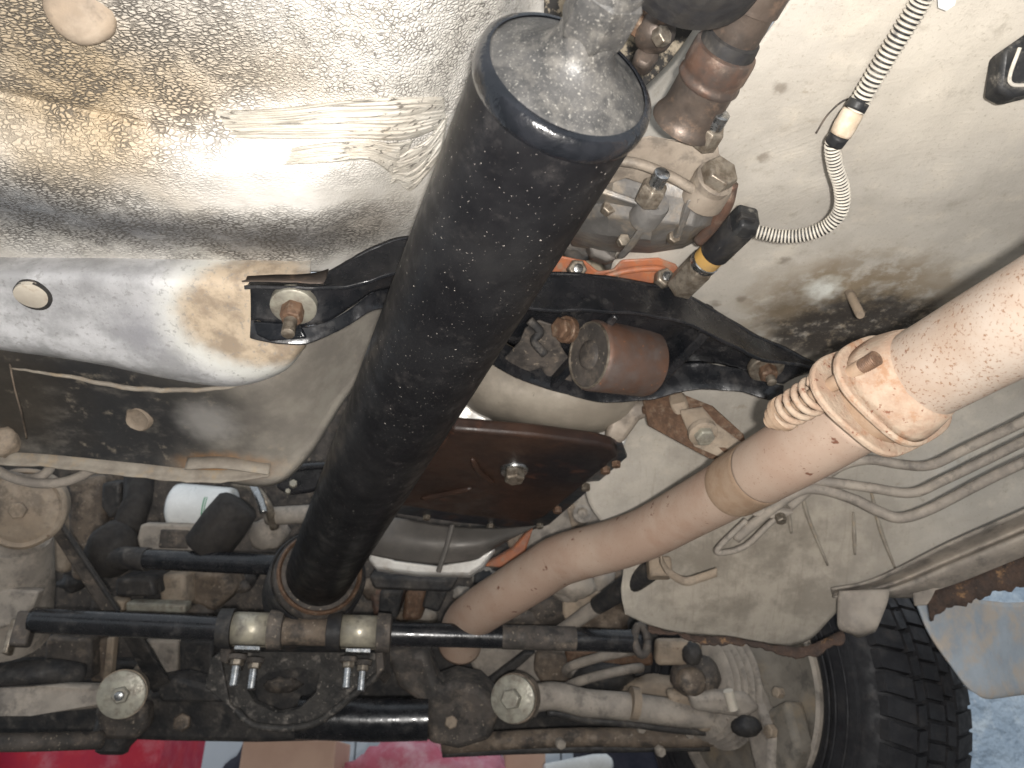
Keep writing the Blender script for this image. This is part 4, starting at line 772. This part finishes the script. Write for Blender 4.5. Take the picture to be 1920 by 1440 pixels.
obj('tube', MB().tube([W(270, 1048, 1.27), W(400, 1054, 1.25), W(545, 1060, 1.24)], .0165, 24), M['black_gloss'], t, ang=60)
obj('tube_end', MB().tube([W(200, 1044, 1.29), W(278, 1049, 1.27)], .019, 20), M['sooty'], t, ang=60)
t = thing('rubber_cup', 'dull brown-black round rubber cup beside the diagonal link', 'boot', W(215, 1020, 1.3))
obj('cup', MB().ball(W(212, 1030, 1.31), V((.042, 0, 0)), V((0, .042, 0)), V((0, 0, .048)), 28, 18, wob=.06), M['blackcup'], t, ang=180)
obj('neck', MB().tube([W(235, 1000, 1.33), W(258, 940, 1.38), W(262, 880, 1.42)], [.026, .024, .026], 20), M['blackcup'], t, ang=180)

# ---- hoses under the left flange
for lab, pts in (('grey hose sagging lowest below the left toe board', [(-40, 860, .98), (10, 890, .975), (60, 905, .97), (110, 905, .97), (150, 893, .975), (190, 870, .99)]), ('short grey hose curving above the sagging one at left', [(20, 893, .985), (60, 898, .98), (88, 885, .985), (100, 862, 1.0)])):
    o = obj('hose', MB().tube(spline([W(*q) for q in pts], 8), .0062, 12), M['greytan'], ang=180); tag(o, lab, 'hose', 'hoses below the left toe board')

# ================================================================== front suspension, left
t = thing('strut_mount', 'round tan spring mount with bolt at the left edge', 'spring mount', W(40, 960, 1.15))
c = W(38, 955, 1.15); a = (BACK + DN * .5 + CARR * .1).normalized()
obj('dish', MB().lathe(c, a, [(-.05, .055), (-.012, .060), (-.004, .060), (.0, .056), (-.004, .050), (.002, .040), (.004, .026), (.008, .022)], 48, wob=.03), M['tan'], t, ang=60)
bolt(t, c + a * .006, a, r=.013, h=.010, m='tan')
obj('tower', MB().tube([W(20, 1000, 1.2), W(10, 1100, 1.24), W(0, 1180, 1.27)], [.058, .07, .075], 28), M['greytan'], t, ang=60)
obj('tower_lip', MB().prism(poly([(-60, 1110), (20, 1105), (72, 1108), (60, 1140), (30, 1170), (-60, 1200)], 1.17), FW * .02), M['greytan'], t, bevel=.004)
t = thing('diagonal_link', 'dark flat diagonal link bar crossing behind the stabilizer bar at left', 'link', W(200, 1150, 1.2))
obj('upper_bar', MB().prism([W(85, 985, 1.18), W(112, 978, 1.18), W(222, 1145, 1.24), W(190, 1150, 1.24)], V((.0, .012, .004))), M['grime'], t, bevel=.003)
obj('edge', MB().tube([W(110, 978, 1.178), W(222, 1147, 1.236)], .0035, 8), M['sooty'], t)
obj('lower_bar', MB().prism([W(226, 1190, 1.25), W(262, 1190, 1.25), W(322, 1290, 1.32), W(285, 1300, 1.32)], V((0, .012, .004))), M['sooty'], t, bevel=.003)
# stabilizer bar
t = thing('stabilizer_bar', 'long glossy black stabilizer bar across the whole front', 'stabilizer bar', W(590, 1185, 1.15))
bp = [(62, 1163, 1.12), (140, 1167, 1.12), (300, 1174, 1.13), (450, 1180, 1.14), (590, 1184, 1.15), (720, 1188, 1.16), (950, 1194, 1.18), (1100, 1199, 1.19), (1200, 1203, 1.20)]
obj('bar', MB().tube(spline([W(*q) for q in bp], 8), .0175, 28), M['black_gloss'], t, ang=180)
obj('dusty_sleeve', MB().tube(spline([W(942, 1194, 1.178), W(1015, 1196, 1.18), W(1078, 1198, 1.186)], 6), .0182, 28), M['grime'], t, ang=60)
obj('dusty_middle', MB().tube(spline([W(500, 1182, 1.142), W(570, 1184, 1.146), W(645, 1186, 1.152)], 6), .0200, 28), M['grime2'], t, ang=60)
obj('end_eye', MB().tube([W(1202, 1200, 1.19) + (CARR * math.cos(k / 20 * 6.2832) * .010 + V((0, 0, 1)) * math.sin(k / 20 * 6.2832) * .022) for k in range(21)], .0065, 10), M['grime'], t, ang=180)
obj('end_plate', MB().box(W(45, 1180, 1.115), CARR * .012, CARF * .012, V((0, 0, .024))), M['grime'], t, bevel=.004)
obj('end_fork', MB().box(W(22, 1195, 1.11), CARR * .004, CARF * .012, V((0, 0, .024))), M['bolt'], t, bevel=.002)
ba_ = (W(720, 1188, 1.16) - W(450, 1180, 1.14)).normalized()
for lab, x, y, d in (('pale zinc clamp of the stabilizer bar, left of the shaft end', 472, 1180, 1.142), ('pale zinc clamp of the stabilizer bar, right of the shaft end', 674, 1185, 1.156)):
    t = thing('stabilizer_clamp', lab, 'clamp', W(x, y, d), 'stabilizer bar clamps')
    c = W(x, y, d); dn = DN; bk = (BACK - ba_ * BACK.dot(ba_)).normalized(); pts = []
    prof = [(.038, -.024)] + [(math.sin(q) * .024 * -1 * -1 if 0 else .024 * math.cos(q), .024 * math.sin(q)) for q in [math.radians(z) for z in range(-90, 271, 15)][0:1]]
    ring = [bk * (.0245 * math.cos(q)) + V((0, 0, 1)) * (.0245 * math.sin(q)) for q in [math.radians(z) for z in range(-80, 261, 14)]]
    obj('strap', MB().grid([[c + ba_ * s + r for r in ring] for s in (-.0255, .0255)]), M['zinc'], t, ang=180, solid=.003)
    obj('rubber_side', MB().lathe(c, ba_, [(-.045, .020), (-.043, .029), (-.028, .030), (.028, .030), (.043, .029), (.045, .020)], 32), M['grime'], t, ang=40) if 0 else None
    obj('rubber_side', MB().lathe(c - ba_ * .038, ba_, [(-.010, .019), (-.008, .028), (.012, .029)], 28), M['rubber'], t, ang=40)
    obj('rubber_side', MB().lathe(c + ba_ * .038, ba_, [(-.012, .029), (.008, .028), (.010, .019)], 28), M['grime'], t, ang=40)
    obj('foot', MB().box(c + DN * .030 + BACK * .012, ba_ * .018, CARF * .012, V((0, 0, .003))), M['steel'], t, bevel=.001)
    for s, q in ((-.012, .0), (.010, .03)):
        b_ = bolt(t, c + DN * .042 + ba_ * s + CARF * (q - .012), DN, r=.0095, h=.008, m='bolt', stud=(.0062, .028), washer=(.013, .003), wm='grime')

# bracket plates under the clamps
t = thing('differential_bracket', 'grimy dark bracket with oval opening under the stabilizer clamps', 'bracket', W(560, 1290, 1.22))
obj('shelf', MB().prism([W(412, 1200, 1.135), W(718, 1206, 1.15), W(720, 1225, 1.21), W(410, 1222, 1.21)], V((0, 0, .010))), M['panrim'], t, bevel=.002)
obj('side_plate', MB().prism([W(412, 1170, 1.14), W(428, 1168, 1.14), W(436, 1205, 1.14), W(425, 1245, 1.145), W(412, 1240, 1.145)], V((0, .08, 0))), M['grime'], t, bevel=.002)
obj('side_plate', MB().prism([W(702, 1200, 1.15), W(716, 1200, 1.15), W(720, 1255, 1.155), W(706, 1270, 1.155)], V((0, .08, 0))), M['grime'], t, bevel=.002)
face = [(395, 1240), (415, 1218), (715, 1218), (722, 1255), (700, 1275), (590, 1362), (480, 1366), (440, 1330), (385, 1290)]
hole = [(600, 1262), (560, 1250), (500, 1262), (462, 1292), (478, 1318), (520, 1338), (560, 1330), (592, 1300)]
def ring_prism(outer, inner, d, th, n=48):
    def rs(P):
        P = [V((x, y, 0)) for x, y in P] + [V((P[0][0], P[0][1], 0))]; return resample(P, n + 1)[:-1]
    c = sum((V((x, y, 0)) for x, y in inner), V()) / len(inner)
    def byang(P):
        P = rs(P); k = min(range(n), key=lambda i: math.atan2(P[i].y - c.y, P[i].x - c.x)); P = P[k:] + P[:k]
        if math.atan2(P[1].y - c.y, P[1].x - c.x) < math.atan2(P[n - 2].y - c.y, P[n - 2].x - c.x): pass
        ar = sum(P[i].x * P[(i + 1) % n].y - P[(i + 1) % n].x * P[i].y for i in range(n))
        return P if ar > 0 else [P[0]] + P[1:][::-1]
    O = byang(outer); I = byang(inner); w3 = lambda q, e: W(q.x, q.y, d) + FW * e
    mb = MB(); R = [[w3(q, 0) for q in O], [w3(q, 0) for q in I], [w3(q, th) for q in I], [w3(q, th) for q in O], [w3(q, 0) for q in O]]
    return mb.rings(R, cap=False)
obj('face', ring_prism(face, hole, 1.235, .012), M['bracket'], t, ang=30)
obj('inner_body', MB().prism(poly([(470, 1240), (620, 1240), (600, 1300), (540, 1345), (470, 1320)], 1.30), FW * .06), M['sooty'], t, bevel=.01)
obj('lug', MB().ball(W(530, 1285, 1.29), V((.03, 0, 0)), V((0, .03, 0)), V((0, 0, .012)), wob=.3), M['grime'], t, ang=180)
obj('lip', MB().tube(spline([W(440, 1330, 1.232), W(485, 1362, 1.23), W(585, 1358, 1.23), W(660, 1305, 1.232), W(712, 1262, 1.234)], 8), .006, 10), M['bracket'], t, ang=180)
obj('side_wing', MB().prism(poly([(385, 1290), (395, 1235), (412, 1225), (430, 1320), (480, 1366)], 1.228), FW * .03), M['bracket'], t, bevel=.005)
# subframe beam
t = thing('front_subframe', 'black sooty front subframe beam near the bottom of the photo', 'subframe', W(520, 1370, 1.35))
obj('beam', MB().prism(poly([(160, 1320), (300, 1290), (420, 1310), (650, 1335), (650, 1392), (480, 1396), (300, 1393), (215, 1390)], 1.34), FW * .10), M['sooty'], t, bevel=.012, seg=3)
obj('cross_tube', MB().tube([W(560, 1345, 1.28), W(700, 1350, 1.29), W(802, 1348, 1.30)], .034, 40), M['black_gloss'], t, ang=60)
obj('right_end', MB().prism(poly([(795, 1300), (850, 1280), (900, 1290), (940, 1330), (920, 1390), (860, 1408), (800, 1395)], 1.30), FW * .09), M['grime'], t, bevel=.012, seg=3)
obj('right_arm', MB().prism(poly([(720, 1225), (800, 1222), (820, 1280), (850, 1300), (800, 1330), (745, 1290)], 1.30), FW * .06), M['grime'], t, bevel=.012, seg=3)
obj('dark_backing', MB().prism(poly([(-160, 1240), (700, 1240), (1000, 1150), (1300, 1150), (1340, 1330), (1330, 1392), (-160, 1384)], 1.56), FW * .03), M['sooty'], t, bevel=.006)  # added dark sheet, stands in for the darkness behind beam and arms
bolt(t, W(342, 1355, 1.335), BACK, r=.015, h=.012, m='grime2'); bolt(t, W(845, 1355, 1.295), BACK, r=.011, h=.010, m='tan')
obj('bushing_cup', MB().lathe(W(212, 1398, 1.33), DN, [(-.05, .036), (-.01, .036), (0, .028), (.010, .026), (.014, .018)], 32), M['sooty'], t, ang=40)
obj('bracket_foot', MB().prism(poly([(172, 1330), (270, 1325), (275, 1365), (255, 1390), (190, 1390)], 1.29), FW * .04), M['grime'], t, bevel=.01)
obj('left_plate', MB().prism(poly([(290, 1290), (330, 1270), (400, 1290), (420, 1320), (300, 1320)], 1.31), FW * .05), M['sooty'], t, bevel=.008)
# control arm left with washer
t = thing('control_arm', 'dusty grey control arm with a large washer bolt at lower left', 'control arm', W(100, 1310, 1.25))
obj('arm', MB().prism([W(-160, 1300, 1.16), W(60, 1288, 1.2), W(110, 1282, 1.22), W(215, 1285, 1.25), W(215, 1325, 1.25), W(60, 1340, 1.2), W(-160, 1352, 1.16)], V((0, .04, .008))), M['greytan'], t, bevel=.008, seg=3)
a = (BACK + DN * .25 + CARR * .05).normalized(); c = W(228, 1302, 1.215)
bolt(t, c, a, r=.0135, h=.010, m='washer', washer=(.0355, .004), stud=(.007, .007))
obj('bushing', MB().lathe(c, a, [(-.06, .030), (-.012, .034), (-.004, .037)], 40), M['tan'], t, ang=50)
t = obj('track_rod', MB().tube(spline([W(-160, 1390, 1.18), W(20, 1392, 1.2), W(120, 1390, 1.24), W(190, 1388, 1.28)], 6), .014, 18), M['grime'], ang=180); tag(t, 'dark round track rod at the very bottom left', 'rod')
t = obj('dark_link', MB().tube(spline([W(-160, 1275, 1.24), W(0, 1268, 1.25), W(90, 1262, 1.27), W(150, 1270, 1.3)], 6), [.022] * 19, 18), M['sooty'], ang=180); tag(t, 'thick sooty link above the left control arm', 'link')

# ================================================================== front suspension, right
t = thing('engine_mount', 'brown dusty engine mount lumps between exhaust and toe panel', 'engine mount', W(1090, 1110, 1.25))
for x, y, d, rx, rz, m in ((1075, 1095, 1.25, .035, .028, 'greytan'), (1120, 1085, 1.28, .03, .03, 'greytan'), (1030, 1140, 1.32, .05, .03, 'grime'), (1150, 1100, 1.32, .05, .04, 'grime2'), (985, 1160, 1.33, .05, .03, 'grime'), (1110, 1150, 1.34, .06, .04, 'grime2')):
    obj('lump', MB().ball(W(x, y, d), V((rx, 0, 0)), V((0, rx, 0)), V((0, 0, rz)), 22, 14, wob=.22, seed=x), M[m], t, ang=180)
obj('mount_tab', MB().prism(poly([(1055, 1120), (1080, 1108), (1130, 1110), (1110, 1150), (1065, 1175), (1055, 1150)], 1.24), FW * .01), M['tan'], t, bevel=.004)
t = thing('steering_column', 'grey steering shaft with black joint slanting up beside the toe panel', 'steering shaft', W(1140, 1130, 1.16))
obj('rod', MB().tube([W(1030, 1200, 1.25), W(1100, 1150, 1.19), W(1165, 1110, 1.14)], .0115, 18), M['greytan'], t, ang=60)
obj('black_joint', MB().tube([W(1120, 1136, 1.17), W(1165, 1106, 1.135), W(1222, 1068, 1.09)], [.013, .016, .015], 18), M['rubber'], t, ang=60)
obj('knuckle', MB().box(W(1236, 1065, 1.075), V((.016, 0, 0)), V((0, .014, 0)), V((0, 0, .014))), M['tan'], t, bevel=.004)
t = thing('control_arm', 'dusty grey control arm with pale washer at lower centre right', 'control arm', W(1150, 1330, 1.3))
fa = spline([W(985, 1312, 1.26), W(1040, 1305, 1.26), W(1100, 1318, 1.265), W(1180, 1325, 1.27), W(1280, 1338, 1.28), W(1390, 1345, 1.3)], 8)
obj('arm', MB().tube(fa, [.028, .028, .028] + [.022] * (len(fa) - 3), 22), M['greytan'], t, ang=180)
obj('arm_shadow_strip', MB().tube([p + DN * .024 + V((0, .012, 0)) for p in fa[6:]], .007, 10), M['sooty'], t, ang=180)  # dark tube stands in for the shadow under the arm
a = (BACK + CARR * -.55 + DN * .2).normalized(); c = W(962, 1310, 1.23)
bolt(t, c, a, r=.0165, h=.014, m='washer', washer=(.036, .005), name='bolt')
obj('bushing', MB().lathe(c, a, [(-.055, .034), (-.02, .040), (-.005, .038)], 36), M['grime2'], t, ang=50)
obj('band', MB().tube(spline([W(1182, 1318, 1.262), W(1196, 1320, 1.263)], 4), .025, 22), M['tan'], t, ang=60)
obj('arm_end', MB().prism(poly([(1250, 1300), (1340, 1300), (1370, 1312), (1400, 1330), (1380, 1365), (1320, 1378), (1270, 1350)], 1.27), FW * .03), M['tan'], t, bevel=.01, seg=3)
t = thing('lower_link', 'brown rusty lower link bar running towards the wheel', 'link', W(1150, 1390, 1.35))
obj('bar', MB().tube(spline([W(830, 1398, 1.36), W(950, 1388, 1.35), W(1100, 1382, 1.34), W(1250, 1384, 1.33), W(1340, 1380, 1.32), W(1400, 1355, 1.32)], 8), .0155, 18), M['grime2'], t, ang=180)
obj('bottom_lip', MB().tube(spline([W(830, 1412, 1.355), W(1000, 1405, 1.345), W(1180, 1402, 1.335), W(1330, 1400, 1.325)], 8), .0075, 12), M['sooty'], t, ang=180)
for x, y in ((1050, 1392), (1236, 1406), (1290, 1372), (1200, 1362)): bolt(t, W(x, y, 1.315), BACK + DN * .5, r=.009, h=.012, m='greytan')
t = thing('coil_spring', 'grey coil spring end turns lying above the right control arm', 'spring', W(1130, 1275, 1.38))
Pp = [W(1132, 1285, 1.40) + V((math.cos(q) * .068, math.sin(q) * .055, .030 * q / 6.2832 - .01 + math.cos(q) * .010)) for q in [i / 28 * 6.2832 for i in range(58)]]
obj('coil', MB().tube(Pp, .0085, 14), M['greytan'], t, ang=180)
obj('seat', MB().ball(W(1132, 1275, 1.43), V((.06, 0, 0)), V((0, .05, 0)), V((0, 0, .03)), wob=.1), M['sooty'], t, ang=180)
t = thing('lower_wishbone', 'tan rusty pressed wishbone behind the coil spring end', 'wishbone', W(1220, 1300, 1.45))
obj('plate', MB().prism(poly([(1060, 1218), (1225, 1226), (1225, 1250), (1060, 1250)], 1.46), FW * .03), M['rustbolt'], t, bevel=.006)
obj('dish', MB().ball(W(1235, 1300, 1.42), V((.085, 0, 0)), V((0, .05, 0)), V((0, 0, .032)), 26, 14, wob=.1), M['tan'], t, ang=180)
obj('panel', MB().prism(poly([(960, 1210), (1070, 1215), (1060, 1290), (1010, 1330), (980, 1290), (900, 1285), (870, 1220)], 1.50), FW * .03), M['greytan'], t, bevel=.01)
obj('leg', MB().prism(poly([(985, 1222), (1005, 1224), (930, 1290), (905, 1300), (895, 1290)], 1.45), FW * .02), M['sooty'], t, bevel=.004)
obj('boxing', MB().prism(poly([(1005, 1225), (1062, 1230), (1070, 1280), (1020, 1290), (1000, 1260)], 1.44), FW * .03), M['grime2'], t, bevel=.008)
t = thing('drop_link', 'dark drop link joint between stabilizer end and brake shield', 'link', W(1290, 1270, 1.28))
obj('boot', MB().ball(W(1305, 1268, 1.29), V((.042, 0, 0)), V((0, .04, 0)), V((0, 0, .036)), 26, 16, wob=.08), M['grime'], t, ang=180)
obj('cap', MB().lathe(W(1300, 1278, 1.25), BACK + DN * .2, [(-.02, .022), (.002, .022), (.005, .017), (.006, .008)], 28), M['grime2'], t, ang=60)
obj('tower', MB().prism(poly([(1232, 1205), (1320, 1205), (1310, 1250), (1230, 1250)], 1.27), FW * .03), M['tan'], t, bevel=.008, seg=3)
obj('knob', MB().ball(W(1298, 1226, 1.26), V((.016, 0, 0)), V((0, .02, 0)), V((0, 0, .018)), wob=.2), M['sooty'], t, ang=180)
obj('lever', MB().prism(poly([(1290, 1302), (1400, 1300), (1430, 1330), (1400, 1350), (1300, 1335)], 1.24), FW * .03), M['greytan'], t, bevel=.010, seg=3)
obj('bleed_nipple', MB().tube([W(1365, 1295, 1.22), W(1375, 1330, 1.22)], .008, 12), M['cream'], t, ang=60)
obj('ball_joint', MB().ball(W(1400, 1362, 1.22), V((.024, 0, 0)), V((0, .022, 0)), V((0, 0, .016)), wob=.12), M['rubber'], t, ang=180)

# ---- wheel
WA = math.radians(26); a = V((math.cos(WA), math.sin(WA), 0)); fwd = V((-math.sin(WA), math.cos(WA), 0))
wc = W(1384, 1292, 1.35); wc.z = .3135
t = thing('tyred_wheel', 'black treaded front tyre with dusty brown brake shield at lower right', 'wheel', V((wc.x, wc.y, 0)))
obj('tyre', MB().lathe(wc, a, [(.03, .178), (.008, .183), (-.006, .200), (-.014, .235), (-.010, .262), (-.004, .264), (-.003, .272), (.004, .284), (.016, .2955), (.03, .301), (.10, .3045), (.17, .301), (.186, .294), (.200, .262), (.205, .235), (.195, .200), (.17, .178)], 160, cap=False), M['tyre'], t, ang=40)
for r_ in (.214, .226, .248): obj('sidewall_rib', MB().tube([wc + a * (-.0125 if r_ < .24 else -.0125) + (fwd * math.cos(k / 96 * 6.28319) + V((0, 0, 1)) * math.sin(k / 96 * 6.28319)) * r_ for k in range(97)], .0022, 6, cap=False), M['tyre'], t, ang=180)
def blockmesh(a0, a1, w0, w1, sk):
    me = bpy.data.meshes.new('tread_block'); v = []
    for r0 in (.300, .3125):
        for an, wd_ in ((a0, w0), (a1, w0), (a1 + sk, w1), (a0 + sk, w1)):
            in_ = .92 if r0 > .31 else 1; am = (a0 + a1 + sk) / 2; wm = (w0 + w1) / 2; an = am + (an - am) * in_; ww = wm + (wd_ - wm) * in_
            rr = r0 - .35 * max(0, abs(ww - .095) - .055)
            v.append(a * ww + (fwd * math.cos(an) + V((0, 0, 1)) * math.sin(an)) * rr)
    me.from_pydata(v, [], [(0, 1, 2, 3)[::-1], (4, 5, 6, 7), (0, 1, 5, 4), (1, 2, 6, 5), (2, 3, 7, 6), (3, 0, 4, 7)]); me.materials.append(M['tyre']); return me
cols = [(.006, .052, .03, 58), (.055, .073, -.01, 58), (.0765, .111, .012, 72), (.1145, .133, .01, 58), (.136, .186, -.03, 58)]
for w0, w1, sk, num in cols:
    st = 2 * math.pi / num; me = blockmesh(0, st * .86, w0, w1, sk)
    for k in range(num):
        an = k * st + w0 * 3
        if math.cos(an) > -.25: continue                      # only the rearward arc can be seen
        o = bpy.data.objects.new('tread_block', me); sc.collection.objects.link(o); o.parent = t
        R3 = Matrix(((a.x, fwd.x, 0, 0), (a.y, fwd.y, 0, 0), (0, 0, 1, 0), (0, 0, 0, 1)))
        o.matrix_local = Matrix.Translation(wc - WL[t]) @ R3 @ Matrix.Rotation(an, 4, 'X') @ R3.inverted()
obj('rim_lip', MB().lathe(wc, a, [(.02, .170), (.004, .172), (-.002, .177), (.0, .184), (.012, .186)], 96, cap=False), M['greytan'], t, ang=60)
obj('brake_shield', MB().lathe(wc, a, [(.015, .173), (.02, .165), (.012, .140), (.016, .125), (.010, .100), (.004, .085), (-.02, .075), (-.03, .060), (-.05, .050), (-.06, .03), (-.062, .004)], 80, wob=.02), M['drum'], t, ang=50)
for k in range(5): obj('boot_fold', MB().lathe(wc, a, [(-.03 - .011 * k, .088 - .004 * k), (-.0355 - .011 * k, .098 - .004 * k), (-.041 - .011 * k, .088 - .004 * k)], 48), M['greytan'], t, ang=60)
obj('caliper', MB().prism([wc + a * -.03 + fwd * u_ + V((0, 0, z_)) for u_, z_ in ((-.06, -.05), (-.14, -.03), (-.15, -.10), (-.12, -.14), (-.05, -.12))], a * .04), M['drum'], t, bevel=.01, seg=3)
obj('caliper_arm', MB().prism([wc + a * -.04 + fwd * u_ + V((0, 0, z_)) for u_, z_ in ((-.03, .02), (-.07, .03), (-.11, -.08), (-.09, -.15), (-.06, -.15))], a * .03), M['greytan'], t, bevel=.01, seg=3)
bolt(t, wc + a * -.035 + fwd * -.105 + V((0, 0, -.075)), -a, r=.011, h=.01, m='tan')
bolt(t, wc + a * -.03 + fwd * -.13 + V((0, 0, -.02)), -a, r=.009, h=.01, m='tan')
# mudguard
net = px([[(1716, 1122, 1.10), (1800, 1120, 1.12), (1900, 1130, 1.16), (2020, 1120, 1.2)], [(1745, 1190, 1.09), (1820, 1185, 1.11), (1900, 1190, 1.15), (2020, 1190, 1.2)],
          [(1790, 1255, 1.08), (1850, 1255, 1.10), (1910, 1260, 1.14), (2020, 1260, 1.2)], [(1822, 1296, 1.08), (1850, 1306, 1.09), (1910, 1300, 1.13), (2020, 1290, 1.2)], [(1840, 1302, 1.10), (1860, 1310, 1.11), (1910, 1304, 1.15), (2020, 1292, 1.22)]])
o = obj('mudguard', netsheet(net, 6, 8, lambda p: .003 * nz(p, 14)), M['mud'], ang=180, solid=.004); tag(o, 'pale grey plastic mudguard hanging beside the tyre', 'mudguard')

# ================================================================== things standing in the garage ahead
o = obj('red_crate', MB().box(V((-1.30, 2.35, .16)), V((.40, 0, 0)), V((0, .16, 0)), V((0, 0, .16))), M['redcloth'], bevel=.012); tag(o, 'bright red plastic crate behind the left suspension at the bottom', 'crate')
o = obj('wooden_post', MB().box(V((-1.33, 2.12, .15)), V((.035, 0, 0)), V((0, .03, 0)), V((0, 0, .15))), M['card'], bevel=.004); tag(o, 'short tan wooden post in front of the red crate', 'post')
o = obj('dark_bag', MB().ball(V((-.66, 2.2, .13)), V((.09, 0, 0)), V((0, .10, 0)), V((0, 0, .14)), 28, 18, wob=.18), M['navy'], ang=180); tag(o, 'dark blue bag beside the white wall panels', 'bag')
o = obj('cardboard_box', MB().box(V((-.50, 2.0, .13)), V((.105, 0, 0)), V((0, .09, 0)), V((0, 0, .13))), M['card'], bevel=.004); tag(o, 'tan cardboard box under the shiny black cross tube', 'box')
o = obj('pink_cloth', MB().ball(V((-.20, 2.05, .13)), V((.19, 0, 0)), V((0, .12, 0)), V((0, 0, .15)), 60, 36, wob=.30, seed=5), M['pinkcloth'], ang=180); tag(o, 'crumpled pink cloth heap under the right subframe end', 'cloth')
o = obj('cardboard_sheet', MB().box(V((.03, 2.15, .14)), V((.05, .01, 0)), V((-.004, .02, 0)), V((0, 0, .14))), M['card'], bevel=.003); tag(o, 'narrow tan cardboard piece right of the pink cloth', 'box')
o = obj('white_bottle', MB().lathe(V((.13, 1.95, .20)), V((1, .1, .16)), [(-.06, .012), (-.055, .022), (.06, .024), (.09, .020), (.10, .010)], 28), M['white'], ang=50); tag(o, 'white bottle lying right of the pink cloth', 'bottle')
o = obj('dark_crate', MB().box(V((.47, 2.25, .14)), V((.30, 0, 0)), V((0, .14, 0)), V((0, 0, .14))), M['navy'], bevel=.01); tag(o, 'dark blue crate under the lower link near the wheel', 'crate')
o = obj('grey_board', MB().prism([V((.36, 1.72, 0)), V((.60, 1.72, 0)), V((.53, 1.72, .22)), V((.46, 1.72, .235)), V((.38, 1.72, .2))], V((0, .02, 0))), M['greytan'], bevel=.003); tag(o, 'grey board leaning low behind the brake shield', 'board')

M['film'] = dirty('pale_blue_plastic_film', (.50, .60, .70), (.36, .45, .55), 5, dust=((.72, .80, .86), 10, .5, .65, .8), rough=(.08, .3), bump=(22, .9, .02), spec=.6)
G = [[V((.9 + 1.6 * j / 60, 2.3 + .25 * j / 60 + .05 * nz(V((j * .09, i * .02, 0)), 1.0), 1.3 * i / 24)) for j in range(61)] for i in range(25)]
o = obj('plastic_sheet', MB().grid(G), M['film'], ang=180, solid=.002); tag(o, 'pale blue crumpled plastic sheet hanging behind the tyre', 'plastic sheet')
